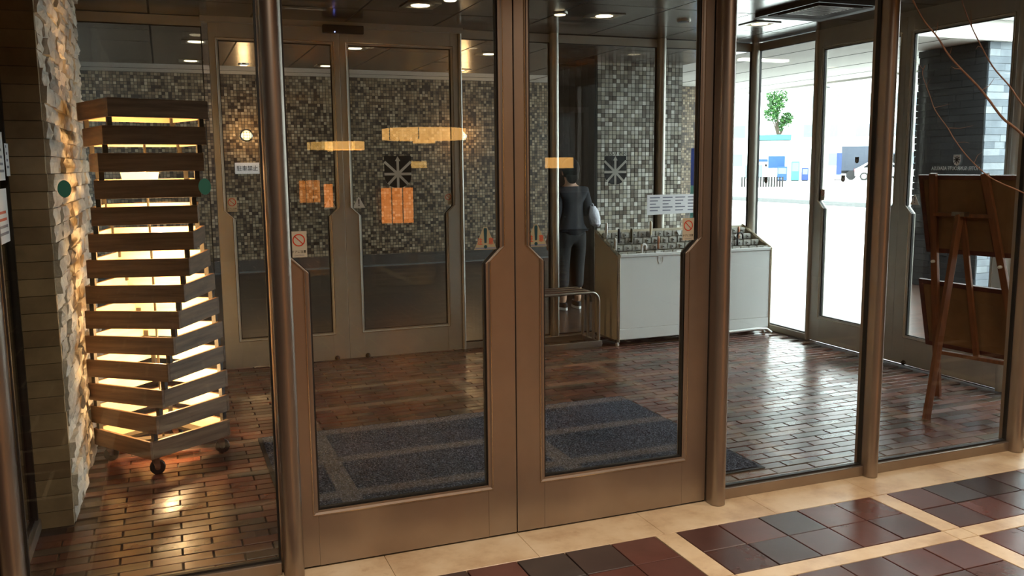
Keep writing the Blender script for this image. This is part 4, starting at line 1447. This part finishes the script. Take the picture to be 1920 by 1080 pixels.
# ---- wall lights and no parking sign on the mosaic wall
for x, lb in ((1.134, 'round caged bulkhead wall light above the no parking sign'), (4.347, 'round caged bulkhead wall light beyond the emblem door')):
    b = empty('wall_light', (x, 13.3, 1.95))
    tag(b, lb, 'wall light', 'bulkhead lights on the mosaic wall')
    MB().lathe([(.002, 0), (.085, 0), (.085, .03), (.070, .04), (.002, .04)], (x, 13.3, 1.95), 24, (0, -1, 0)).build('base_ring', M['steel'], b, smooth=True)
    MB().lathe([(.070, .035), (.066, .06), (.050, .085), (.025, .10), (.002, .105)], (x, 13.3, 1.95), 24, (0, -1, 0)).build('globe', M['globe'], b, smooth=True)
    for s in (-1, 0, 1):
        hw = math.sqrt(.075 ** 2 - (s * .04) ** 2)
        MB().tube([(x + s * .04, 13.3 - .03, 1.95 - hw), (x + s * .04, 13.3 - .10, 1.95 - hw * .5), (x + s * .04, 13.3 - .115, 1.95), (x + s * .04, 13.3 - .10, 1.95 + hw * .5), (x + s * .04, 13.3 - .03, 1.95 + hw)], .004, 6).build('guard_wire', M['steel'], b)
        MB().tube([(x - hw, 13.3 - .03, 1.95 + s * .04), (x - hw * .5, 13.3 - .10, 1.95 + s * .04), (x, 13.3 - .115, 1.95 + s * .04), (x + hw * .5, 13.3 - .10, 1.95 + s * .04), (x + hw, 13.3 - .03, 1.95 + s * .04)], .004, 6).build('guard_wire', M['steel'], b)
    lamp('wall_light_glow', 'POINT', (x, 13.08, 1.95), 9, TUNG, 0.07)
sg = empty('parking_sign', (1.124, 13.3, 1.486))
tag(sg, 'white plate with four black Japanese characters on the mosaic wall', 'sign')
MB().box(0.955, 1.292, 13.28, 13.3, 1.406, 1.566).build('plate', M['paper'], sg, bevel=.004)
text_poly(MB(), '駐車禁止', FR((1.124, 13.28, 1.486), XA, nX), width=.29, height=.078, c1=.002).build('lettering', M['ink'], sg)

# ---- paper notices
pn = empty('paper_notice', (4.147, FY + .04, 1.139))
tag(pn, 'row of white printed sheets taped to the outer glass above the umbrella stand', 'notice')
frp = FR((4.167, FY - .026, 1.139), XA, nX)
MB().prism([(-.262, -.085), (.262, -.075), (.262, .09), (-.262, .09)], frp, -.001, 0).build('sheet', M['paper'], pn)
for c_ in range(4):
    for r_ in range(5):
        x = -.235 + c_ * .128
        MB().prism([(x, .06 - r_ * .028), (x + .1 - .02 * (r_ % 3), .06 - r_ * .028), (x + .1 - .02 * (r_ % 3), .07 - r_ * .028), (x, .07 - r_ * .028)], frp, 0, .0006).build('print_line', M['print_grey'], pn)
for (ya, yb, za, zb_, lb) in ((3.62, 3.86, 1.46, 1.64, 'upper white notice sheet on the glass beside the stone pier'), (3.60, 3.85, 1.23, 1.43, 'lower white notice sheet with red print on the glass beside the stone pier'), (3.90, 3.985, 1.475, 1.60, 'small white card on the glass beside the stone pier')):
    b = empty('notice_sheet', (-.565, (ya + yb) / 2, za))
    tag(b, lb, 'notice')
    fr = FR((-.560, ya, za), (0, 1, 0), (1, 0, 0))
    MB().prism([(0, 0), (yb - ya, 0), (yb - ya, zb_ - za), (0, zb_ - za)], fr, -.001, 0).build('sheet', M['paper'], b)
    for r_ in range(4):
        MB().prism([(.02, .03 + r_ * .026), (yb - ya - .02 - .01 * r_, .03 + r_ * .026), (yb - ya - .02 - .01 * r_, .04 + r_ * .026), (.02, .04 + r_ * .026)], fr, 0, .0006).build('print_line', M['red'] if 'red' in lb and r_ > 1 else M['print_grey'], b)

# ================================================================ person beyond the glass
PB = Vector((3.885, 8.30, 0))
ps = empty('person', PB)
tag(ps, 'person in dark navy top and black trousers standing outside by the mosaic pillar, back turned', 'person')


def skin_body(name, joints, edges, material, parent, sub=2):
    names = list(joints)
    me = bpy.data.meshes.new(name)
    off = LOC[ps.name]
    me.from_pydata([tuple(Vector(joints[n][0]) + PB - off) for n in names], [(names.index(a), names.index(b)) for a, b in edges], [])
    o = link(bpy.data.objects.new(name, me), parent)
    LOC[o.name] = off
    sk = o.modifiers.new('skin', 'SKIN')
    sk.use_smooth_shade = True
    lay = me.skin_vertices[0] if len(me.skin_vertices) else None
    if lay is None:
        bm = bmesh.new()
        bm.from_mesh(me)
        bm.verts.layers.skin.verify()
        bm.to_mesh(me)
        bm.free()
        lay = me.skin_vertices[0]
    for i, n in enumerate(names):
        r = joints[n][1]
        lay.data[i].radius = r if isinstance(r, tuple) else (r, r)
        lay.data[i].use_root = (i == 0)
    ss = o.modifiers.new('subsurf', 'SUBSURF')
    ss.levels = sub
    ss.render_levels = sub
    me.materials.append(material)
    return o


# x across (right of figure = +x, seen from behind), y forward, z up; height about 1.55 m
J = {
    'pelvis': ((0, 0, .80), (.135, .10)), 'waist': ((0, .005, .95), (.115, .085)), 'chest': ((0, .01, 1.13), (.135, .095)), 'upper': ((0, 0, 1.23), (.12, .075)),
    'neck': ((0, 0, 1.295), .046), 'skull0': ((0, .01, 1.345), (.062, .07)), 'skull1': ((0, .012, 1.43), (.074, .088)), 'skull2': ((0, .005, 1.50), (.050, .06)),
    'shl': ((-.14, 0, 1.215), .048), 'ell': ((-.185, -.02, .97), .036), 'wrl': ((-.215, .06, .76), .027), 'hal': ((-.21, .09, .70), (.034, .016)),
    'shr': ((.14, 0, 1.215), .048), 'elr': ((.185, -.03, 1.0), .036), 'wrr': ((.175, .13, 1.02), .027), 'har': ((.15, .20, 1.03), (.034, .016)),
    'hpl': ((-.085, 0, .74), .085), 'knl': ((-.085, .02, .43), .056), 'anl': ((-.085, -.01, .085), .036), 'tol': ((-.10, .11, .035), (.038, .026)),
    'hpr': ((.085, 0, .74), .085), 'knr': ((.09, .03, .43), .056), 'anr': ((.095, .02, .085), .036), 'tor': ((.115, .14, .035), (.038, .026)),
}
ED = [('pelvis', 'waist'), ('waist', 'chest'), ('chest', 'upper'), ('upper', 'neck'), ('neck', 'skull0'), ('skull0', 'skull1'), ('skull1', 'skull2'), ('upper', 'shl'), ('shl', 'ell'), ('ell', 'wrl'), ('wrl', 'hal'), ('upper', 'shr'), ('shr', 'elr'), ('elr', 'wrr'), ('wrr', 'har'), ('pelvis', 'hpl'), ('hpl', 'knl'), ('knl', 'anl'), ('anl', 'tol'), ('pelvis', 'hpr'), ('hpr', 'knr'), ('knr', 'anr'), ('anr', 'tor')]
# fingers, each a chain rooted in the palm
for sd, wx, dirv in (('l', -1, Vector((0.0, .25, -1))), ('r', 1, Vector((-.55, .8, -.15)))):
    hb0 = Vector(J['ha' + sd][0])
    dirv.normalize()
    acr = dirv.cross(Vector((0, 0, 1)) if sd == 'r' else Vector((1, 0, 0))).normalized()
    for fi, (of, ln) in enumerate(((-.026, .062), (-.009, .072), (.009, .068), (.025, .052))):
        a, b = f'f{sd}{fi}a', f'f{sd}{fi}b'
        J[a] = (tuple(hb0 + dirv * .03 + acr * of), .0085)
        J[b] = (tuple(hb0 + dirv * (.03 + ln * .75) + acr * of + Vector((-.01 * wx, .012, -.01))), .0075)
        ED += [('ha' + sd, a), (a, b)]
    J[f't{sd}'] = (tuple(hb0 + dirv * .015 - acr * .045 + Vector((0, .01, 0))), .009)
    ED.append(('ha' + sd, f't{sd}'))
body = skin_body('body', J, ED, M['skin'], ps)


def clothing(name, keys, edges, grow, material, over=None):
    jj = {}
    for kx in keys:
        p, r = J[kx]
        r = (r, r) if not isinstance(r, tuple) else r
        jj[kx] = (p, (r[0] + grow, r[1] + grow))
    for kx, vv in (over or {}).items():
        jj[kx] = vv
    return skin_body(name, jj, edges, material, ps)


clothing('navy_top', ['waist', 'chest', 'upper', 'shl', 'ell', 'shr', 'elr'], [('hem', 'low'), ('low', 'waist'), ('waist', 'chest'), ('chest', 'upper'), ('upper', 'shl'), ('shl', 'ell'), ('ell', 'cul'), ('upper', 'shr'), ('shr', 'elr'), ('elr', 'cur'), ('upper', 'collar')], .032, M['top'], {'hem': ((0, 0, .74), (.165, .13)), 'low': ((0, 0, .84), (.160, .125)), 'cul': ((-.195, .035, .82), (.045, .045)), 'cur': ((.182, .08, 1.01), (.045, .045)), 'collar': ((0, 0, 1.275), (.078, .07))})
clothing('black_trousers', ['pelvis', 'hpl', 'knl', 'hpr', 'knr'], [('belt', 'pelvis'), ('pelvis', 'hpl'), ('hpl', 'knl'), ('knl', 'cl'), ('pelvis', 'hpr'), ('hpr', 'knr'), ('knr', 'cr')], .022, M['trouser'], {'belt': ((0, 0, .90), (.135, .105)), 'cl': ((-.085, 0, .20), (.066, .066)), 'cr': ((.093, .025, .20), (.066, .066))})
# hair cap, ears and face
h0 = PB + Vector((0, .01, 1.432))
hm = MB().ball((h0.x, h0.y - .014, h0.z + .022), .093, .104, .112, 18, 12)
hm.ball((h0.x, h0.y - .055, h0.z - .055), .070, .045, .075, 14, 8)
hm.build('hair', M['hair'], ps, smooth=True)
fc = MB()
for s in (-1, 1):
    MB().ball((h0.x + s * .078, h0.y + .005, h0.z - .015), .012, .02, .03, 10, 6).build('ear', M['skin'], ps, smooth=True)
    MB().ball((h0.x + s * .03, h0.y + .083, h0.z + .0), .011, .008, .008, 10, 6).build('eye', M['keytag'], ps, smooth=True)
MB().ball((h0.x, h0.y + .092, h0.z - .03), .012, .02, .02, 10, 6).build('nose', M['skin'], ps, smooth=True)
MB().ball((h0.x, h0.y + .082, h0.z - .062), .024, .008, .006, 10, 6).build('mouth', M['red'], ps, smooth=True)
for kx, ax in (('anl', -.1), ('anr', .115)):
    a = Vector(J[kx][0]) + PB
    t = Vector(J['to' + kx[-1]][0]) + PB
    c = a.lerp(t, .48)
    yaw = math.atan2(t.x - a.x, t.y - a.y)
    pl = []
    for i in range(20):
        q = 2 * PI * i / 20
        px_, py_ = .042 * math.cos(q) * (1.0 + .1 * math.sin(q)), .122 * math.sin(q)
        pl.append((px_ * math.cos(yaw) + py_ * math.sin(yaw), -px_ * math.sin(yaw) + py_ * math.cos(yaw)))
    fr = (Vector((c.x, c.y, 0)), Vector((1, 0, 0)), Vector((0, 1, 0)), Vector((0, 0, 1)))
    shoe = MB().prism([(p[0] * .96, p[1] * .96) for p in pl], fr, .026, .075).build('shoe', M['trouser'], ps, bevel=.02)
    MB().prism(pl, fr, .0, .026).build('sole', M['keytag'], shoe, bevel=.004)
# pale bag hanging from the forearm
bgp = PB + Vector((.222, -.085, 0))
bag = empty('shopping_bag', (bgp.x, bgp.y, .84))
tag(bag, 'pale grey soft bag hanging from the arm of the person outside', 'bag')
n_ = 14
vs, fs = [], []
for lv, (hw, dp, z) in enumerate(((.030, .02, .86), (.055, .05, .885), (.060, .055, .95), (.050, .045, 1.02), (.030, .02, 1.07))):
    for j in range(n_):
        a = 2 * PI * j / n_
        vs.append((bgp.x + .012 + .012 * (2 - lv) + hw * math.cos(a) * (1 + .10 * math.sin(5 * a + lv)), bgp.y + dp * math.sin(a), z))
for lv in range(4):
    for j in range(n_):
        fs.append((lv * n_ + j, lv * n_ + (j + 1) % n_, (lv + 1) * n_ + (j + 1) % n_, (lv + 1) * n_ + j))
fs.append(tuple(range(n_ - 1, -1, -1)))
MB().add(vs, fs).build('bag_body', M['bagcloth'], bag, smooth=True)
MB().tube(spline([(bgp.x - .02, bgp.y, 1.05), (bgp.x - .035, bgp.y + .03, 1.09), (bgp.x - .03, bgp.y + .10, 1.105), (bgp.x + .015, bgp.y + .06, 1.095), (bgp.x + .01, bgp.y, 1.05)]), .006, 8).build('handle', M['bagcloth'], bag, smooth=True)

# ================================================================ street side
VF = Vector((0.707, 0.707, 0))


def facing(name, loc):
    """Empty whose local x runs across the view from the hotel and -y looks back at it"""
    return empty(name, loc, (0, 0, -math.atan2(loc[0], loc[1])))


# car
cr = facing('parked_car', (53.5, 55.8, 0))
tag(cr, 'white hatchback car parked across the bright street', 'car')
prof = [(-1.95, .32), (1.95, .32), (2.0, .62), (1.9, .92), (1.35, 1.02), (.75, 1.45), (-.9, 1.50), (-1.7, 1.02), (-1.98, .9)]
frc = lambda y: (Vector((0, y, 0)), Vector((1, 0, 0)), Vector((0, 0, 1)), Vector((0, 1, 0)))
MB().prism(prof, frc(-.8), 0, 1.6).build('car_body', M['car_white'], cr, bevel=.09, smooth=True)
for yy in (-.815, .795):
    MB().prism([(-1.35, 1.02), (1.15, 1.02), (.68, 1.38), (-.82, 1.42)], frc(yy), 0, .02).build('side_window', M['car_glass'], cr)
for wx_ in (-1.25, 1.25):
    for yy in (-.83, .65):
        wl = MB().lathe([(.02, 0), (.30, 0), (.325, .04), (.325, .14), (.30, .18), (.02, .18)], (wx_, yy, .325), 26, (0, 1, 0)).build('wheel', M['rubber'], cr, smooth=True)
        MB().lathe([(.02, -.012), (.20, -.012), (.20, .19), (.02, .19)], (wx_, yy, .325), 20, (0, 1, 0)).build('hub_cap', M['steel'], wl, smooth=True)
MB().box(1.85, 2.0, -.7, -.4, .66, .8).build('headlight', M['steel'], cr)
MB().box(-2.0, -1.9, -.7, -.45, .72, .92).build('tail_light', M['red'], cr)
# slate truck behind it
tk = facing('box_truck', (54.6, 58.4, 0))
tag(tk, 'slate blue box truck standing behind the white car', 'truck')
MB().box(-2.1, 1.4, -1.0, 1.0, .75, 2.75).build('cargo_box', M['van'], tk, bevel=.03)
MB().prism([(1.5, .5), (3.0, .5), (3.05, 1.2), (2.7, 2.1), (1.5, 2.2)], frc(-.95), 0, 1.9).build('cab', M['van'], tk, bevel=.05)
MB().prism([(1.8, 1.25), (2.95, 1.25), (2.65, 2.0), (1.8, 2.05)], frc(-.97), 0, .02).build('cab_window', M['car_glass'], tk)
MB().box(-2.1, 3.0, -.6, .6, .5, .75).build('chassis', M['black'], tk)
for wx_ in (-1.3, 2.2):
    for yy in (-.98, .75):
        MB().lathe([(.02, 0), (.38, 0), (.40, .04), (.40, .18), (.38, .22), (.02, .22)], (wx_, yy, .40), 22, (0, 1, 0)).build('wheel', M['rubber'], tk, smooth=True)
# kiosk with turquoise roof and blue panels
ks = facing('street_kiosk', (46.6, 60.2, 0))
tag(ks, 'white kiosk with turquoise roof edge and blue panels across the street', 'kiosk')
MB().box(-2.6, 2.9, 0, 2.6, 0, 3.25).build('wall', M['pale_wall'], ks)
MB().box(-1.9, 1.2, -.25, 2.8, 3.3, 3.72).build('roof', M['cyan'], ks, bevel=.02)
MB().box(-.55, .75, -.07, -.01, 1.05, 2.0).build('blue_panel', M['blue'], ks)
MB().box(-1.9, -.6, -.07, -.01, 1.55, 1.75).build('blue_panel', M['blue'], ks)
MB().box(-2.4, -1.0, -.05, -.01, .25, 1.3).build('shop_window', M['pale_glass'], ks)
for x, wv, hv, mm, lb in ((.55, .75, 1.15, 'blue', 'widest blue vending machine in front of the kiosk'), (1.55, .62, 1.55, 'cyan', 'turquoise vending machine in front of the kiosk'), (2.3, .5, 1.05, 'blue_deep', 'dark blue vending machine at the end of the kiosk')):
    base = Vector((46.6, 60.2, 0))
    r = -math.atan2(46.6, 60.2)
    dirx = Vector((math.cos(r), math.sin(r), 0))
    diry = Vector((-math.sin(r), math.cos(r), 0))
    p = base + dirx * x - diry * 1.3
    v_ = empty('vending_machine', p, (0, 0, r))
    tag(v_, lb, 'vending machine')
    MB().box(-wv / 2, wv / 2, -.3, .3, .06, hv).build('cabinet', M[mm], v_, bevel=.03)
    MB().box(-wv / 2 + .06, wv / 2 - .06, -.312, -.295, hv * .5, hv - .1).build('display_window', M['pale_glass'], v_)
    MB().box(-wv / 2 + .03, wv / 2 - .03, -.28, .28, 0, .07).build('plinth', M['black'], v_)
# tree
tr = empty('street_tree', (47.4, 59.9, 0))
tr.location = (48.6, 62.4, 0)
LOC[tr.name] = Vector((48.6, 62.4, 0))
tag(tr, 'tall narrow green tree rising behind the kiosk', 'tree')
tx, ty = 48.6, 62.4
MB().tube([(tx, ty, 0), (tx + .05, ty, 2), (tx - .03, ty, 3.6), (tx - .25, ty, 5.2), (tx - .3, ty, 6.6)], [.16, .13, .11, .08, .03], 10).build('trunk', M['trunk'], tr, smooth=True)
for bx_, bz_ in ((.55, 4.7), (.75, 5.4), (-.9, 5.3), (-1.0, 6.2)):
    MB().tube([(tx - .05, ty, 3.5), (tx + bx_ * .6, ty, bz_ - .6), (tx + bx_, ty, bz_)], [.07, .05, .02], 8).build('branch', M['trunk'], tr, smooth=True)
lf = MB()
for cx, cz, rx_, rz_, n_ in ((-.35, 6.7, .95, 1.05, 900), (-.75, 5.6, .75, .8, 450), (.75, 5.1, .62, .6, 380), (.1, 4.6, .35, .55, 150)):
    for _ in range(n_):
        d = Vector((random.gauss(0, 1), random.gauss(0, 1), random.gauss(0, 1))).normalized() * (random.random() ** .4)
        p = Vector((tx + cx + d.x * rx_ * .92, ty + d.y * rx_, cz + d.z * rz_))
        a = Vector((random.gauss(0, 1), random.gauss(0, 1), random.gauss(0, .6))).normalized()
        b = a.cross(Vector((random.gauss(0, 1), random.gauss(0, 1), random.gauss(0, 1)))).normalized()
        s = rnd(.09, .17)
        lf.add([p - a * s, p + b * s * .5, p + a * s, p - b * s * .5], [(0, 1, 2, 3)], random.random())
tag(lf.build('foliage', M['leaf'], tr, usepick=True), kind='stuff')
# street lamp
sl_ = empty('street_lamp', (48.9, 58.0, 0))
tag(sl_, 'slim grey street lamp pole beside the tree', 'street lamp')
MB().tube([(48.9, 58.0, 0), (48.9, 58.0, 7.2)], [.07, .045], 10).build('pole', M['pole'], sl_, smooth=True)
MB().tube([(48.9, 58.0, 7.15), (49.1, 57.9, 7.35), (49.4, 57.75, 7.4)], .035, 8).build('arm', M['pole'], sl_, smooth=True)
MB().box(49.25, 49.65, 57.6, 57.85, 7.3, 7.42).build('lamp_head', M['grille'], sl_, bevel=.02)
# fence posts by the street
fe_n = ('first', 'second', 'third')
fe = empty('street_fence', (36.5, 45.6, 0))
tag(fe, 'low dark picket fence along the far kerb', 'fence')
for i in range(26):
    if 7 <= i <= 9:
        continue
    t = i / 25
    x, y = 32.2 + 3.0 * t, 47.4 - 2.68 * t
    MB().box(x - .035, x + .035, y - .035, y + .035, .0, .62).build('picket', M['gasket'], fe)
MB().beam((32.2, 47.4, .5), (35.2, 44.72, .5), .04, .04).build('rail', M['pole'], fe)
# banner
bn2 = facing('street_banner', (50.6, 57.2, 0))
tag(bn2, 'narrow dark blue upright banner beside the slate truck', 'banner')
MB().tube([(-.3, 0, 0), (-.3, 0, 2.3)], .025, 8).build('pole', M['pole'], bn2)
MB().box(-.27, .1, -.01, .01, .45, 2.2).build('cloth', M['blue_deep'], bn2)
MB().box(-.45, .15, -.2, .2, 0, .06).build('foot', M['black'], bn2)
# blue standing sign by the end of the tiled wall
bs = empty('standing_sign', (7.80, 12.0, 0))
tag(bs, 'tall slim blue and cyan standing sign beyond the mosaic pillar', 'sign')
MB().box(7.755, 7.835, 11.9, 12.1, 1.15, 1.73).build('blue_face', mat('bright_blue_sheet', srgb(70, 112, 236), 0.5), bs)
MB().box(7.755, 7.835, 11.9, 12.1, .35, 1.148).build('cyan_face', mat('bright_cyan_sheet', srgb(140, 232, 238), 0.5), bs)
MB().box(7.74, 7.85, 11.85, 12.15, 0, .35).build('foot', M['black'], bs)
# pale buildings across the street, plus an unseen block added to cut skylight
for (x, y, W, H, lb) in ((52, 84, 16, 15, 'pale office block with rows of grey windows farthest along the street'), (68, 74, 13, 11, 'pale low building behind the slate truck'), (80, 58, 18, 18, 'tall pale building on the far side of the street'), (15, -8, 22, 9, 'unseen grey block added beside the hotel forecourt to hold back skylight')):
    b = facing('building_or_sky_blocker', (x, y, 0)) if y > 0 else empty('building_or_sky_blocker', (x, y, 0), (0, 0, PI))
    tag(b, lb, 'building')
    MB().box(-W / 2, W / 2, 0, 10, 0, H).build('wall', M['pale_wall'] if y > 0 else M['kerb'], b)
    MB().box(-W / 2 - .2, W / 2 + .2, -.3, 10.2, H, H + .4).build('roof', M['pale_wall'], b)
    for iz in range(int(H / 3)):
        for ix in range(int(W / 2.6)):
            f = MB().box(-W / 2 + .7 + ix * 2.6, -W / 2 + 2.3 + ix * 2.6, -.06, .05, 1.0 + iz * 3, 2.5 + iz * 3).build('window', M['pale_wall'], b)
            MB().box(-W / 2 + .8 + ix * 2.6, -W / 2 + 2.2 + ix * 2.6, -.08, -.05, 1.1 + iz * 3, 2.4 + iz * 3).build('pane', M['pale_glass'], f)

# ================================================================ lobby fittings (mirrored in the glass)
pd = empty('pendant_lamp', (3.52, -6.0, 1.86))
tag(pd, 'wide octagonal amber pendant lamp hanging in the lobby', 'pendant lamp')
for i in range(8):
    a0, a1 = 2 * PI * (i + .5) / 8, 2 * PI * (i + 1.5) / 8
    p0 = Vector((3.52 + .60 * math.cos(a0), -6 + .60 * math.sin(a0), 1.86))
    p1 = Vector((3.52 + .60 * math.cos(a1), -6 + .60 * math.sin(a1), 1.86))
    MB().beam(p0.lerp(p1, .015) + Vector((0, 0, .085)), p0.lerp(p1, .985) + Vector((0, 0, .085)), .012, .16).build('shade_panel', M['pendant'], pd)
    MB().tube([p0, p0 + Vector((0, 0, .17))], .008, 6).build('corner_rod', M['post_black'], pd)
MB().tube([(3.52, -6, 2.03), (3.52, -6, 2.86)], .01, 8).build('hanging_rod', M['post_black'], pd)
MB().beam((2.95, -6, 2.03), (4.09, -6, 2.03), .02, .012).build('spider_bar', M['post_black'], pd)
MB().lathe([(.002, 0), (.16, 0), (.16, -.05), (.002, -.05)], (3.52, -6, 1.87), 20).build('lower_drum', M['pendant'], pd)
for (x, y, z, rr, hh, lb) in ((4.97, -4.5, 1.45, .19, .14, 'small amber drum pendant nearer the easel side of the lobby'), (2.09, -4.5, 1.70, .24, .10, 'small amber drum pendant toward the stone pier side of the lobby')):
    b = empty('drum_pendant', (x, y, z))
    tag(b, lb, 'pendant lamp')
    MB().lathe([(rr, 0), (rr, hh), (rr - .006, hh), (rr - .006, 0)], (x, y, z), 24).build('shade', M['pendant'], b, smooth=True)
    MB().tube([(x, y, z + hh * .5), (x, y, 2.86)], .006, 8).build('cord', M['post_black'], b)
    MB().beam((x - rr, y, z + hh * .5), (x + rr, y, z + hh * .5), .008, .008).build('cross_wire', M['post_black'], b)
for (x, y, z0, z1, wv, lb) in ((2.70, -4.5, .78, 1.24, .42, 'large orange paper lantern on a dark stand in the lobby'), (1.85, -4.5, 1.0, 1.30, .12, 'small orange paper lantern on a dark stand in the lobby')):
    b = empty('paper_lantern', (x, y, 0))
    tag(b, lb, 'lantern')
    MB().box(x - wv / 2 - .03, x + wv / 2 + .03, y - .16, y + .16, 0, z0 - .01).build('stand', M['lobby_wall'], b, bevel=.006)
    n_ = 3 if wv > .3 else 1
    for i in range(n_):
        a = x - wv / 2 + wv * i / n_
        MB().box(a + .006, a + wv / n_ - .006, y + .11, y + .12, z0 + .01, z1 - .01).build('paper_panel', M['lantern'], b)
    MB().box(x - wv / 2 - .01, x + wv / 2 + .01, y - .125, y + .125, z1 - .01, z1 + .015).build('lid', M['post_black'], b)
    MB().box(x - wv / 2 - .01, x + wv / 2 + .01, y - .125, y + .1, z0 - .012, z0 + .012).build('tray', M['post_black'], b)
    MB().box(x - wv / 2, x + wv / 2, y - .12, y - .11, z0, z1).build('back_panel', M['lobby_wall'], b)
    for i in range(n_ + 1):
        a = x - wv / 2 + wv * i / n_
        MB().box(a - .006, a + .006, y + .108, y + .124, z0, z1).build('rib', M['post_black'], b)
for i, (lx, ly) in enumerate(LOBBY_LIGHTS):
    c = empty('lobby_downlight', (lx, ly, 2.86))
    tag(c, ('lobby ceiling light nearest the stone pier', 'lobby ceiling light in front of the inner doors', 'lobby ceiling light near the branch vase', 'lobby ceiling light above the lantern side of the room', 'lobby ceiling light toward the octagonal pendant')[i], 'ceiling light')
    fr = (Vector((lx, ly, 2.86)), Vector((1, 0, 0)), Vector((0, 1, 0)), Vector((0, 0, -1)))
    MB().ring([(-.21, -.21), (.21, -.21), (.21, .21), (-.21, .21)], [(-.178, -.178), (.178, -.178), (.178, .178), (-.178, .178)], fr, 0, .04).build('bezel', M['steel'], c)
    MB().prism([(-.177, -.177), (.177, -.177), (.177, .177), (-.177, .177)], fr, 0, .01).build('diffuser', M['sticker_w'], c)
